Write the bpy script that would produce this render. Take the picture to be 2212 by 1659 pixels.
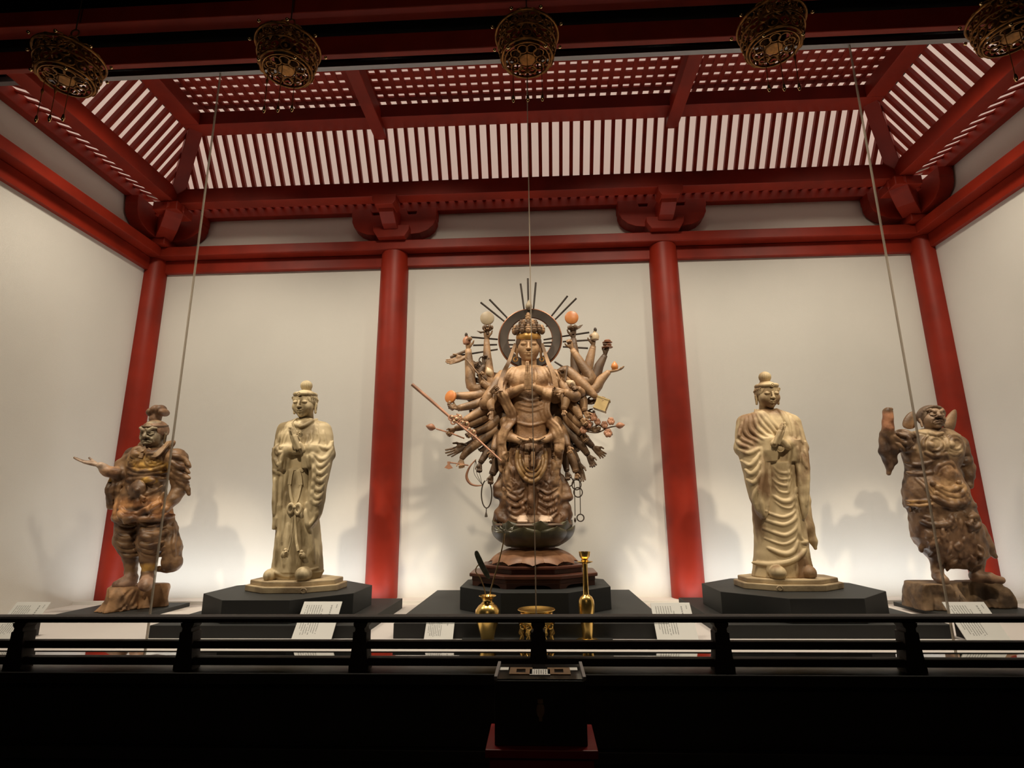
import bpy, bmesh, math, random
import numpy as np
from mathutils import Matrix, Vector

for _o in list(bpy.data.objects):
    bpy.data.objects.remove(_o, do_unlink=True)
SC = bpy.context.scene
COL = SC.collection
PI = math.pi

# ------------------------------------------------------------------ camera
FPX, PITCH, YAW, ROLL = 1198.6, 0.2287, 0.0458, -0.0088
CAM = np.array([0.074, -5.5, 0.767])
_cy, _sy = math.cos(YAW), math.sin(YAW)
FW = np.array([-_sy*math.cos(PITCH), _cy*math.cos(PITCH), math.sin(PITCH)])
_rt = np.array([_cy, _sy, 0.0]); _up = np.cross(_rt, FW)
RT = math.cos(ROLL)*_rt + math.sin(ROLL)*_up
UP = -math.sin(ROLL)*_rt + math.cos(ROLL)*_up
cam = bpy.data.cameras.new('camera'); cam.sensor_width = 36.0; cam.lens = FPX/2212*36.0
cam.clip_start = 0.05; cam.clip_end = 100
camo = bpy.data.objects.new('camera', cam); COL.objects.link(camo)
_m = Matrix(((RT[0], UP[0], -FW[0], CAM[0]), (RT[1], UP[1], -FW[1], CAM[1]), (RT[2], UP[2], -FW[2], CAM[2]), (0, 0, 0, 1)))
camo.matrix_world = _m
SC.camera = camo

# ------------------------------------------------------------------ view, world
SC.view_settings.view_transform = 'Standard'
SC.view_settings.look = 'None'
SC.view_settings.gamma = 1.0
SC.view_settings.use_curve_mapping = False
SC.view_settings.exposure = 0.10
world = bpy.data.worlds.new('dark_gallery'); SC.world = world; world.use_nodes = True
world.node_tree.nodes['Background'].inputs[0].default_value = (0.010, 0.0085, 0.0075, 1)
world.node_tree.nodes['Background'].inputs[1].default_value = 0.12

# ------------------------------------------------------------------ lights of the case
def spot(name, loc, aim, watts, angle, blend=0.6, size=0.10, col=(1.0, 0.82, 0.60)):
    l = bpy.data.lights.new(name, 'SPOT'); l.energy = watts; l.spot_size = math.radians(angle)
    l.spot_blend = blend; l.shadow_soft_size = size; l.color = col
    o = bpy.data.objects.new(name, l); COL.objects.link(o)
    o.location = loc
    o.rotation_euler = (Vector(aim)-Vector(loc)).to_track_quat('-Z', 'Y').to_euler()
    return o
def area(name, loc, aim, watts, sx, sy, col=(1, 1, 1)):
    l = bpy.data.lights.new(name, 'AREA'); l.shape = 'RECTANGLE'; l.size = sx; l.size_y = sy
    l.energy = watts; l.color = col
    o = bpy.data.objects.new(name, l); COL.objects.link(o); o.location = loc
    o.rotation_euler = (Vector(aim)-Vector(loc)).to_track_quat('-Z', 'Y').to_euler()
    return o
WARM = (1.0, 0.82, 0.60)
# display spots on the ceiling track of the visitors' hall, shining through the glass
spot('track_spot', (-1.55, -5.0, 4.5), (-0.02, -1.0, 1.5), 470, 22)
spot('track_spot', (1.65, -5.0, 4.5), (0.08, -1.0, 1.5), 470, 22)
spot('track_spot', (-2.5, -5.0, 4.5), (-1.80, -1.15, 1.05), 620, 17)
spot('track_spot', (2.6, -5.0, 4.5), (1.88, -1.15, 1.05), 620, 17)
spot('track_spot', (-3.3, -4.6, 4.5), (-3.12, -1.0, 0.95), 460, 17)
spot('track_spot', (3.4, -4.6, 4.5), (3.18, -1.0, 0.95), 460, 17)
# wash lights over the whole case
for _x in (-3.0, -1.0, 1.0, 3.0):
    spot('wash_spot', (_x, -1.98, 4.2), (_x*1.05, -0.40, 0.35), 172, 122, 0.9, 0.15, (1.0, 0.88, 0.70))
    spot('floor_spot', (_x*0.9, -1.9, 4.2), (_x*0.9, -1.62, 0.0), 150, 60, 0.9, 0.10, (1.0, 0.88, 0.72))
# cold cathode wall wash lying in the floor trough along the back wall
for _x in (-2.6, 0.0, 2.6):
    area('trough_light', (_x, -0.33, 0.006), (_x, -0.20, 1.0), 9.5, 2.55, 0.04, (0.93, 0.97, 1.0))
# dim lamp of the visitors' hall, high behind the visitors
area('hall_lamp', (0.0, -7.5, 3.6), (0, -2.6, 3.6), 9.0, 1.2, 1.2, (1.0, 0.75, 0.5))

# ------------------------------------------------------------------ drafting helper: a point seen at (u,v) lying in a given plane
def at(u, v, **k):
    d = FW + RT*((u-1106.0)/FPX) - UP*((v-829.5)/FPX)
    for ax, val in k.items():
        i = 'XYZ'.index(ax)
        return CAM + d*((val-CAM[i])/d[i])
# ------------------------------------------------------------------ materials
def _nt(name):
    m = bpy.data.materials.new(name); m.use_nodes = True
    nt = m.node_tree; nt.nodes.clear()
    return m, nt, nt.nodes.new
def mat(name, col, rough=0.5, metal=0.0, var=0.0, vscale=6.0, col2=None, bump=0.0, bscale=60.0, spec=0.5,
        emit=None, estr=0.0, coat=0.0, stretch=None, ior=None, detail=4.0, attr=None, lo=0.35, hi=0.65):
    m, nt, N = _nt(name); L = nt.links.new
    out = N('ShaderNodeOutputMaterial'); b = N('ShaderNodeBsdfPrincipled'); L(b.outputs[0], out.inputs[0])
    c = (*col, 1.0)
    b.inputs['Base Color'].default_value = c; b.inputs['Roughness'].default_value = rough
    b.inputs['Metallic'].default_value = metal; b.inputs['Specular IOR Level'].default_value = spec
    b.inputs['Coat Weight'].default_value = coat; b.inputs['Coat Roughness'].default_value = 0.08
    if ior: b.inputs['IOR'].default_value = ior
    if emit: b.inputs['Emission Color'].default_value = (*emit, 1); b.inputs['Emission Strength'].default_value = estr
    tc = N('ShaderNodeTexCoord'); src = tc.outputs['Object']
    if stretch:
        mp = N('ShaderNodeMapping'); mp.inputs['Scale'].default_value = stretch; L(src, mp.inputs['Vector']); src = mp.outputs[0]
    colsock = None
    if attr:
        an = N('ShaderNodeAttribute'); an.attribute_name = attr; colsock = an.outputs['Color']
    if var > 0 or col2:
        n = N('ShaderNodeTexNoise'); n.inputs['Scale'].default_value = vscale; n.inputs['Detail'].default_value = detail
        L(src, n.inputs['Vector'])
        r = N('ShaderNodeValToRGB'); r.color_ramp.elements[0].position = lo; r.color_ramp.elements[1].position = hi
        L(n.outputs['Fac'], r.inputs[0])
        mx = N('ShaderNodeMix'); mx.data_type = 'RGBA'
        L(r.outputs[0], mx.inputs[0])
        if attr:
            dk = N('ShaderNodeMix'); dk.data_type = 'RGBA'; dk.blend_type = 'MULTIPLY'; dk.inputs[0].default_value = 1.0
            L(colsock, dk.inputs[6]); dk.inputs[7].default_value = (*(col2 or (0.6, 0.6, 0.6)), 1)
            L(colsock, mx.inputs[6]); L(dk.outputs[2], mx.inputs[7])
        else:
            c2 = col2 or tuple(max(0, x*(1-var)) for x in col)
            mx.inputs[6].default_value = c; mx.inputs[7].default_value = (*c2, 1)
        colsock = mx.outputs[2]
    if colsock is not None: L(colsock, b.inputs['Base Color'])
    if bump > 0:
        n2 = N('ShaderNodeTexNoise'); n2.inputs['Scale'].default_value = bscale; n2.inputs['Detail'].default_value = 5
        L(src, n2.inputs['Vector'])
        bp = N('ShaderNodeBump'); bp.inputs['Strength'].default_value = bump; bp.inputs['Distance'].default_value = 0.01
        L(n2.outputs['Fac'], bp.inputs['Height']); L(bp.outputs[0], b.inputs['Normal'])
    return m
def glass_mat(name, tint):
    # low-reflection museum glass: lets the light through with a faint tint
    m, nt, N = _nt(name); L = nt.links.new
    out = N('ShaderNodeOutputMaterial'); t = N('ShaderNodeBsdfTransparent'); t.inputs[0].default_value = (*tint, 1)
    L(t.outputs[0], out.inputs[0])
    return m
M = {}
M['red'] = mat('red_lacquer_timber', (0.31, 0.021, 0.007), 0.5, spec=0.3, var=0.3, vscale=3.0, bump=0.05, bscale=25)
M['plaster'] = mat('white_plaster', (0.74, 0.71, 0.66), 0.9, var=0.05, vscale=1.2, bump=0.12, bscale=160)
M['board'] = mat('ceiling_board_added_glow', (0.80, 0.72, 0.66), 0.9, emit=(1.0, 0.78, 0.64), estr=0.42)  # glow added to brighten the white boards; no lamps stand behind them
M['floor'] = mat('platform_cloth', (0.66, 0.61, 0.58), 0.8, var=0.05, vscale=2.0, bump=0.05, bscale=200)
M['black'] = mat('black_stain_wood', (0.016, 0.012, 0.010), 0.5, var=0.3, vscale=5, bump=0.03)
M['rail'] = mat('dark_brown_timber', (0.016, 0.009, 0.007), 0.7, var=0.3, vscale=6, bump=0.05)
M['plinth'] = mat('charcoal_plinth', (0.019, 0.020, 0.019), 0.62, var=0.15, vscale=8, bump=0.04, bscale=200)
M['ledge'] = mat('dark_mirror_ledge', (0.58, 0.56, 0.55), 0.03, metal=1.0)
M['void'] = mat('matt_black_cloth', (0.0025, 0.002, 0.002), 0.95, spec=0.05)
M['lacquer'] = mat('black_lacquer', (0.010, 0.009, 0.009), 0.1, spec=0.6)
M['steel'] = mat('grey_channel', (0.30, 0.29, 0.30), 0.45, metal=0.6)
def joint_mat():
    m, nt, N = _nt('translucent_joint'); L = nt.links.new
    out = N('ShaderNodeOutputMaterial'); t = N('ShaderNodeBsdfTransparent'); t.inputs[0].default_value = (.8, .78, .75, 1)
    r = N('ShaderNodeBsdfTranslucent'); r.inputs[0].default_value = (.55, .48, .40, 1); d = N('ShaderNodeBsdfDiffuse'); d.inputs[0].default_value = (.5, .45, .38, 1)
    a = N('ShaderNodeMixShader'); a.inputs[0].default_value = .5; L(r.outputs[0], a.inputs[1]); L(d.outputs[0], a.inputs[2])
    b = N('ShaderNodeMixShader'); b.inputs[0].default_value = .55; L(t.outputs[0], b.inputs[1]); L(a.outputs[0], b.inputs[2]); L(b.outputs[0], out.inputs[0]); return m
M['silicone'] = joint_mat()
M['glass'] = glass_mat('clear_glass', (0.985, 0.99, 0.985))
M['gold'] = mat('polished_gold', (1.0, 0.68, 0.22), 0.27, metal=1.0, var=0.08, vscale=10)
M['oldgold'] = mat('aged_gilt_copper', (0.34, 0.15, 0.038), 0.45, metal=0.85, var=0.6, vscale=30)
M['brightgold'] = mat('bright_gilt', (0.95, 0.72, 0.35), 0.15, metal=1.0)
M['card'] = mat('caption_card', (0.80, 0.79, 0.75), 0.6)
M['ink'] = mat('caption_ink', (0.12, 0.12, 0.11), 0.7)
M['mid'] = mat('lotus_leaf', (0.16, 0.15, 0.09), 0.5, var=0.4, vscale=25)
M['white'] = mat('white_trim', (0.85, 0.83, 0.80), 0.5)
M['redbox'] = mat('vermilion_lacquer', (0.20, 0.006, 0.007), 0.4, var=0.2, vscale=4)

# ------------------------------------------------------------------ object helpers
def tag(o, label=None, cat=None, group=None, kind=None):
    if label: o['label'] = label
    if cat: o['category'] = cat
    if group: o['group'] = group
    if kind: o['kind'] = kind
    return o
def link(o, parent=None):
    COL.objects.link(o)
    if parent is not None: o.parent = parent
    return o
def empty(name, loc=(0, 0, 0), rz=0.0, parent=None):
    o = bpy.data.objects.new(name, None); o.location = loc; o.rotation_euler = (0, 0, rz); o.empty_display_size = 0.1
    return link(o, parent)
class MB:
    """collects shapes into one mesh"""
    def __init__(s): s.v = []; s.f = []
    def add(s, verts, faces):
        n = len(s.v); s.v += [tuple(p) for p in verts]; s.f += [tuple(i+n for i in f) for f in faces]; return s
    def box(s, x0, x1, y0, y1, z0, z1):
        return s.add([(x0,y0,z0),(x1,y0,z0),(x1,y1,z0),(x0,y1,z0),(x0,y0,z1),(x1,y0,z1),(x1,y1,z1),(x0,y1,z1)],
                     [(0,3,2,1),(4,5,6,7),(0,1,5,4),(1,2,6,5),(2,3,7,6),(3,0,4,7)])
    def prism(s, poly, axis, a, b):
        """extrude a 2D polygon along axis ('x': poly=(y,z); 'y': poly=(x,z); 'z': poly=(x,y))"""
        n = len(poly)
        def P(p, t): return (t, p[0], p[1]) if axis == 'x' else (p[0], t, p[1]) if axis == 'y' else (p[0], p[1], t)
        vs = [P(p, a) for p in poly]+[P(p, b) for p in poly]
        fs = [tuple(range(n))[::-1], tuple(range(n, 2*n))]+[(i, (i+1) % n, n+(i+1) % n, n+i) for i in range(n)]
        return s.add(vs, fs)
    def lathe(s, prof, n=24, c=(0, 0, 0), squash=1.0):
        vs = []; fs = []
        for r, z in prof:
            for i in range(n):
                t = 2*PI*i/n; vs.append((c[0]+r*math.cos(t), c[1]+r*squash*math.sin(t), c[2]+z))
        for j in range(len(prof)-1):
            for i in range(n):
                fs.append((j*n+i, j*n+(i+1) % n, (j+1)*n+(i+1) % n, (j+1)*n+i))
        fs.append(tuple(range(n))[::-1]); k = (len(prof)-1)*n; fs.append(tuple(range(k, k+n)))
        return s.add(vs, fs)
    def tube(s, pts, rad, n=8, flat=1.0):
        pts = [np.array(p, float) for p in pts]; m = len(pts)
        rads = list(rad) if hasattr(rad, '__len__') else [rad]*m
        vs = []; fs = []; prev = None
        for j, p in enumerate(pts):
            t = pts[min(j+1, m-1)]-pts[max(j-1, 0)]; t = t/(np.linalg.norm(t)+1e-9)
            if prev is None:
                a = np.array([0, 0, 1.0]) if abs(t[2]) < 0.9 else np.array([1.0, 0, 0])
                u = np.cross(t, a)
            else: u = prev-t*(prev@t)
            u = u/(np.linalg.norm(u)+1e-9); w = np.cross(t, u); prev = u
            for i in range(n):
                q = 2*PI*i/n; vs.append(tuple(p+rads[j]*(u*math.cos(q)+w*math.sin(q)*flat)))
        for j in range(m-1):
            for i in range(n): fs.append((j*n+i, j*n+(i+1) % n, (j+1)*n+(i+1) % n, (j+1)*n+i))
        fs.append(tuple(range(n))[::-1]); k = (m-1)*n; fs.append(tuple(range(k, k+n)))
        return s.add(vs, fs)
    def torus(s, c, R, r, axis='y', n=28, m=8, sz=1.0):
        vs = []; fs = []
        for i in range(n):
            a = 2*PI*i/n
            for j in range(m):
                b = 2*PI*j/m; q = R+r*math.cos(b); x, y, z = q*math.cos(a), q*math.sin(a)*sz, r*math.sin(b)
                p = (x, y, z) if axis == 'z' else (x, z, y) if axis == 'y' else (z, x, y)
                vs.append((c[0]+p[0], c[1]+p[1], c[2]+p[2]))
        for i in range(n):
            for j in range(m): fs.append((i*m+j, ((i+1) % n)*m+j, ((i+1) % n)*m+(j+1) % m, i*m+(j+1) % m))
        return s.add(vs, fs)
    def ball(s, c, r, n=12, sq=(1, 1, 1)):
        m = max(6, n//2)
        prof = [(max(1e-4, r*math.sin(PI*i/m)), -r*math.cos(PI*i/m)) for i in range(m+1)]
        vs = []; fs = []
        for q, z in prof:
            for i in range(n):
                t = 2*PI*i/n; vs.append((c[0]+q*math.cos(t)*sq[0], c[1]+q*math.sin(t)*sq[1], c[2]+z*sq[2]))
        for j in range(m):
            for i in range(n): fs.append((j*n+i, j*n+(i+1) % n, (j+1)*n+(i+1) % n, (j+1)*n+i))
        return s.add(vs, fs)
    def mesh(s, name, m=None, smooth=False, angle=None):
        me = bpy.data.meshes.new(name); me.from_pydata(s.v, [], s.f); me.update()
        if m is not None: me.materials.append(m)
        if smooth:
            me.polygons.foreach_set('use_smooth', [True]*len(me.polygons))
            if angle: me.set_sharp_from_angle(angle=math.radians(angle))
        return me
    def build(s, name, m, parent=None, loc=None, smooth=False, angle=40, bevel=0.0, origin=None):
        if origin is not None:
            s.v = [(p[0]-origin[0], p[1]-origin[1], p[2]-origin[2]) for p in s.v]
        me = s.mesh(name, m, smooth, angle)
        o = bpy.data.objects.new(name, me)
        if loc is not None: o.location = loc
        elif origin is not None: o.location = origin
        link(o, parent)
        if bevel > 0:
            bv = o.modifiers.new('bevel', 'BEVEL'); bv.width = bevel; bv.segments = 2; bv.limit_method = 'ANGLE'
        return o
def box(name, m, x0, x1, y0, y1, z0, z1, parent=None, bevel=0.0):
    return MB().box(x0, x1, y0, y1, z0, z1).build(name, m, parent, bevel=bevel)
def copy_tree(o, parent=None):
    c = o.copy(); COL.objects.link(c); c.parent = parent
    if parent is not None: c.matrix_parent_inverse = o.matrix_parent_inverse.copy()
    for ch in list(o.children): copy_tree(ch, c)
    return c
def spline(pts, step=None, n=None):
    """Catmull-Rom resampling of a list of points"""
    P = [np.array(p, float) for p in pts]
    if len(P) < 3:
        k = n or 8
        return [P[0]+(P[-1]-P[0])*i/(k-1) for i in range(k)]
    Q = [2*P[0]-P[1]]+P+[2*P[-1]-P[-2]]; out = []
    per = max(2, (n or 40)//(len(P)-1)) if step is None else None
    for i in range(1, len(Q)-2):
        a, b, c, d = Q[i-1], Q[i], Q[i+1], Q[i+2]
        k = per or max(2, int(np.linalg.norm(c-b)/step)+1)
        for j in range(k):
            t = j/k
            out.append(0.5*((2*b)+(-a+c)*t+(2*a-5*b+4*c-d)*t*t+(-a+3*b-3*c+d)*t**3))
    out.append(P[-1]); return out
# ------------------------------------------------------------------ setting: the display hall behind glass
HW = 4.124          # half width of the alcove
YG = -2.09          # glass plane
CX = 1.428          # round columns stand at +-CX
fl = box('floor', M['floor'], -HW, HW, YG, 0.0, -0.06, 0.0); tag(fl, 'pale cloth covered display platform', kind='structure')
wb = box('wall_back', M['plaster'], -HW-0.1, HW+0.1, 0.0, 0.1, -0.06, 4.9); tag(wb, 'white plaster back wall', kind='structure')
wl = box('wall_left', M['plaster'], -HW-0.1, -HW, -2.6, 0.0, -0.06, 4.9); tag(wl, 'white plaster side wall', kind='structure')
wr = box('wall_right', M['plaster'], HW, HW+0.1, -2.6, 0.0, -0.06, 4.9); tag(wr, 'white plaster side wall', kind='structure')
# white upstand of the light trough along the back wall
bb = box('baseboard_back', M['white'], -HW, HW, -0.402, -0.39, 0.0, 0.028); tag(bb, 'low white upstand hiding the wall wash lights', kind='structure')

# timber rails on the walls (head rail projecting, tie rail set back)
def trim(n, *b, label): 
    o = box('trim_%d' % n, M['red'], *b, bevel=0.008); tag(o, label, kind='structure'); return o
trim(1, -HW, HW, -0.17, 0.0, 3.50, 3.605, label='projecting red head rail on the back wall')
trim(2, -HW, HW, -0.05, 0.0, 3.354, 3.498, label='red tie rail on the back wall')
trim(3, -HW, -HW+0.17, -2.5, -0.17, 3.50, 3.605, label='projecting red head rail on the left wall')
trim(4, -HW, -HW+0.05, -2.5, -0.05, 3.354, 3.498, label='red tie rail on the left wall')
trim(5, HW-0.17, HW, -2.5, -0.17, 3.50, 3.605, label='projecting red head rail on the right wall')
trim(6, HW-0.05, HW, -2.5, -0.05, 3.354, 3.498, label='red tie rail on the right wall')
trim(7, -HW, HW, -0.08, 0.0, 3.985, 4.11, label='red wall plate above the back frieze')
trim(8, -HW, -HW+0.08, -2.5, -0.08, 3.985, 4.11, label='red wall plate above the left frieze')
trim(9, HW-0.08, HW, -2.5, -0.08, 3.985, 4.11, label='red wall plate above the right frieze')

# round columns
def column(x, y, r, label):
    prof = [(r, 0.0), (r, 1.2), (r*0.99, 2.4), (r*0.965, 3.3), (r*0.93, 3.497)]
    o = MB().lathe(prof, 40).build('red_column', M['red'], None, loc=(x, y, 0.0), smooth=True, angle=50)
    tag(o, label, 'column', 'red columns of the back wall'); return o
column(-CX, -0.03, 0.152, 'round red column between the praying robed statue with sash bow and the many-armed statue')
column(CX, -0.03, 0.152, 'round red column between the many-armed statue and the praying statue with draped skirt')
column(-HW+0.04, -0.04, 0.125, 'round red corner column behind the guardian holding out an open palm')
column(HW-0.04, -0.04, 0.125, 'round red corner column behind the guardian with raised arm')

# ------------------------------------------------------------------ ceiling
ceil = empty('ceiling', (0, 0, 4.6)); tag(ceil, 'coved red slat ceiling with a lattice centre and white boards behind', kind='structure')
ceil_inv = (0, 0, -4.6)
def cpart(mb, name, m, **k):
    o = mb.build(name, m, ceil, **k); o.location = (o.location[0], o.location[1], o.location[2]-4.6); return o
PITCHX = 2*CX/28.0
YP0, ZP0, YR, ZR = 0.50, 4.075, 0.82, 4.53   # cove: from plate to rim (offset from walls)
ZL = 4.70
# plates carried by the brackets
cpart(MB().box(-HW+0.38, HW-0.38, -0.52, -0.38, 3.91, 4.07), 'plate_beam', M['red'], bevel=0.006)
for sgn in (-1, 1):
    a, b = sorted((sgn*(HW-0.38), sgn*(HW-0.52)))
    cpart(MB().box(a, b, -2.3, -0.52, 3.91, 4.07), 'plate_beam', M['red'], bevel=0.006)
# rim beams round the lattice
cpart(MB().box(-HW+0.80, HW-0.80, -0.97, -0.80, 4.47, 4.61), 'rim_beam', M['red'], bevel=0.006)
for sgn in (-1, 1):
    a, b = sorted((sgn*(HW-0.80), sgn*(HW-0.97)))
    cpart(MB().box(a, b, -2.3, -0.97, 4.47, 4.61), 'rim_beam', M['red'], bevel=0.006)
# ribs in line with the columns, passing under the rim
for x in (-CX, CX):
    cpart(MB().box(x-0.06, x+0.06, -2.25, -0.73, 4.40, 4.55), 'ceiling_rib', M['red'], bevel=0.006)
# hips in the corners
for sgn in (-1, 1):
    p = np.array([sgn*(HW-0.47), -0.47, 4.02]); q = np.array([sgn*(HW-0.90), -0.90, 4.56])
    d = (q-p)/np.linalg.norm(q-p); s = np.array([-d[1], d[0], 0]); s /= np.linalg.norm(s); n = np.cross(d, s)
    if n[2] > 0: n = -n
    vs = []
    for e in (p, q):
        for (i, j) in ((-1, 1), (1, 1), (1, -1), (-1, -1)): vs.append(e+s*0.062*i+n*0.055*j)
    cpart(MB().add(vs, [(0, 1, 2, 3), (7, 6, 5, 4), (0, 4, 5, 1), (1, 5, 6, 2), (2, 6, 7, 3), (3, 7, 4, 0)]), 'hip_rib', M['red'], bevel=0.005)
# cove slats: one unit mesh, scaled to length
LEN = math.hypot(YR-YP0, ZR-ZP0); ANG = math.atan2(ZR-ZP0, YR-YP0)
slat_me = MB().box(-0.017, 0.017, 0.0, 1.0, -0.02, 0.02).mesh('slat', M['red'])
def slat(x, y, rz, length, name='slat', z=ZP0, tilt=ANG):
    o = bpy.data.objects.new(name, slat_me); link(o, ceil)
    o.location = (x, y, z-4.6); o.rotation_euler = (tilt, 0, rz); o.scale = (1, length, 1); return o
nx = int((HW-YP0)/PITCHX)
for i in range(-nx, nx+1):
    x = (i+0.5)*PITCHX
    if abs(x) > HW-YP0-0.03: continue
    t = min(1.0, (HW-YP0-abs(x))/(YR-YP0))
    slat(x, -YP0, PI, LEN*t)
ny = int((2.25-YP0)/PITCHX)
for sgn in (-1, 1):
    for j in range(ny):
        y = YP0+0.06+j*PITCHX
        t = min(1.0, (y-YP0)/(YR-YP0))
        slat(sgn*(HW-YP0), -y, sgn*PI/2, LEN*t)
# white boards behind the cove slats
def quad(pts, th=(0, 0, 0.01)):
    a = [np.array(p, float) for p in pts]; b = [p+np.array(th) for p in a]
    return MB().add(a+b, [(3, 2, 1, 0), (4, 5, 6, 7), (0, 1, 5, 4), (1, 2, 6, 5), (2, 3, 7, 6), (3, 0, 4, 7)])
o1, o2 = HW-0.40, HW-0.72
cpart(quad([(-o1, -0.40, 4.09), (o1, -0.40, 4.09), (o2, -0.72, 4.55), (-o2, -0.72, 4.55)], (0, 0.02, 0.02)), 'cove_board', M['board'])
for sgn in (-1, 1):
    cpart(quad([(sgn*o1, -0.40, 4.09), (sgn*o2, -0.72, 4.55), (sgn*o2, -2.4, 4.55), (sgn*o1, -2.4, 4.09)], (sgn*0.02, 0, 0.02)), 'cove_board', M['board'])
# lattice: bars both ways with the board above
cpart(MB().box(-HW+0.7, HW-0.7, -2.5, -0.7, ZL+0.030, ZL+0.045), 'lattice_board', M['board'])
barY = MB().box(-0.0205, 0.0205, -2.3, -0.85, -0.012, 0.012).mesh('lattice_bar', M['red'])
for i in range(-32, 33):
    x = i*PITCHX
    if abs(x) > HW-0.86: continue
    o = bpy.data.objects.new('lattice_bar', barY); link(o, ceil); o.location = (x, 0, ZL-4.6)
barX = MB().box(-HW+0.85, HW-0.85, -0.026, 0.026, -0.010, 0.010).mesh('cross_bar', M['red'])
for j in range(14):
    o = bpy.data.objects.new('cross_bar', barX); link(o, ceil); o.location = (0, -0.93-j*0.0985, ZL+0.004-4.6)
# little soffit slats between wall plate and bracketed plate
soff = MB().box(-0.018, 0.018, 0.0, 1.0, -0.007, 0.007).mesh('soffit_slat', M['red'])
def soffit(x, y, rz):
    o = bpy.data.objects.new('soffit_slat', soff); link(o, ceil)
    o.location = (x, y, 4.10-4.6); o.rotation_euler = (-0.36, 0, rz); o.scale = (1, 0.35, 1)
for i in range(-nx-2, nx+3):
    x = (i+0.5)*PITCHX
    if abs(x) < HW-0.1: soffit(x, -0.06, PI)
for sgn in (-1, 1):
    for j in range(ny+3):
        soffit(sgn*(HW-0.06), -0.16-j*PITCHX, sgn*PI/2)
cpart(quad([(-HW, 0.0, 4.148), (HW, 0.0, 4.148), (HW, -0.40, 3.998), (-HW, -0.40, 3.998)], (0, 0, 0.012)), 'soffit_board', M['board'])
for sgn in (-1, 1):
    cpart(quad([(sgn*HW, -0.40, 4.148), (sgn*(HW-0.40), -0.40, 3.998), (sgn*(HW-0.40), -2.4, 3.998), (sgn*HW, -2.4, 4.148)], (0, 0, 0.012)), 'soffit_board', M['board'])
cpart(MB().box(-HW-0.1, HW+0.1, -2.6, 0.1, 4.9, 4.95), 'roof_board', M['black'])

# ------------------------------------------------------------------ brackets on the column heads
def boat_profile(w, h, notch):
    """side view of a boat-shaped bracket arm (x,z), z=0 at its bottom"""
    R = [(0.16, 0.0), (w*0.62, 0.012), (w*0.80, 0.045), (w*0.93, 0.10), (w*0.985, 0.16), (w*0.985, 0.205), (w, 0.225), (w, h)]
    top = [(notch[1], h), (notch[1]-0.02, h-0.075), (notch[0]+0.02, h-0.075), (notch[0], h)]
    half = R+top
    return [(x, z) for x, z in half]+[(-x, z) for x, z in half[::-1]]
def nose_profile():
    return [(0.02, 0.0), (-0.14, 0.0), (-0.30, 0.035), (-0.42, 0.10), (-0.47, 0.17), (-0.47, 0.24), (0.02, 0.24)]
ZB = 3.605
def bracket(x, label):
    root = empty('bracket_set', (x, -0.08, ZB))
    tag(root, label, 'bracket', 'bracket sets on the round columns')
    MB().prism([(-0.19, 0.075), (-0.19, 0.13), (0.19, 0.13), (0.19, 0.075), (0.145, 0.0), (-0.145, 0.0)], 'y', -0.17, 0.08).build('bearing_block', M['red'], root, bevel=0.005)
    MB().prism([(p[0], p[1]+0.07) for p in boat_profile(0.46, 0.31, (0.13, 0.26))], 'y', -0.075, 0.075).build('boat_arm', M['red'], root, bevel=0.004)
    MB().prism([(p[0]+0.05, p[1]+0.07) for p in nose_profile()], 'x', -0.075, 0.075).build('projecting_arm', M['red'], root, bevel=0.004)
    MB().prism([(-0.12, 0.245), (-0.12, 0.305), (0.12, 0.305), (0.12, 0.245), (0.09, 0.20), (-0.09, 0.20)], 'y', -0.47, -0.29).build('cap_block', M['red'], root, bevel=0.004)
    return root
bracket(-CX, 'red bracket set over the column beside the praying statue with sash bow')
bracket(CX, 'red bracket set over the column beside the praying statue with draped skirt')
def corner_bracket(sgn, label):
    root = empty('corner_bracket', (sgn*(HW-0.08), -0.08, ZB))
    root.scale = (1, 1, 1)
    tag(root, label, 'bracket', 'corner bracket sets')
    MB().box(-0.17 if sgn > 0 else -0.075, 0.075 if sgn > 0 else 0.17, -0.17, 0.05, 0.0, 0.12).build('bearing_block', M['red'], root, bevel=0.01)
    half = [p for p in boat_profile(0.50, 0.31, (0.13, 0.26)) if p[0] >= 0]
    half = [(0.0, 0.0)]+half+[(0.0, 0.31)]
    arm = [(-sgn*p[0], p[1]+0.07) for p in half]
    MB().prism(arm, 'y', -0.075, 0.06).build('boat_arm', M['red'], root, bevel=0.004)
    arm2 = [(-p[0], p[1]+0.07) for p in half]
    x0, x1 = (-0.06, 0.075) if sgn < 0 else (-0.075, 0.06)
    MB().prism(arm2, 'x', x0, x1).build('boat_arm', M['red'], root, bevel=0.004)
    dg = MB().prism([(p[0]*1.35, p[1]+0.07) for p in nose_profile()], 'x', -0.08, 0.08).build('diagonal_arm', M['red'], root, bevel=0.004)
    dg.rotation_euler = (0, 0, -sgn*PI/4)
    cb = MB().box(-0.13, 0.13, -0.13, 0.13, 0.21, 0.305).build('cap_block', M['red'], root, bevel=0.01)
    cb.location = (-sgn*0.36, -0.36, 0.0)
    return root
corner_bracket(-1, 'red corner bracket set above the guardian holding out an open palm')
corner_bracket(1, 'red corner bracket set above the guardian with raised arm')

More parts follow.
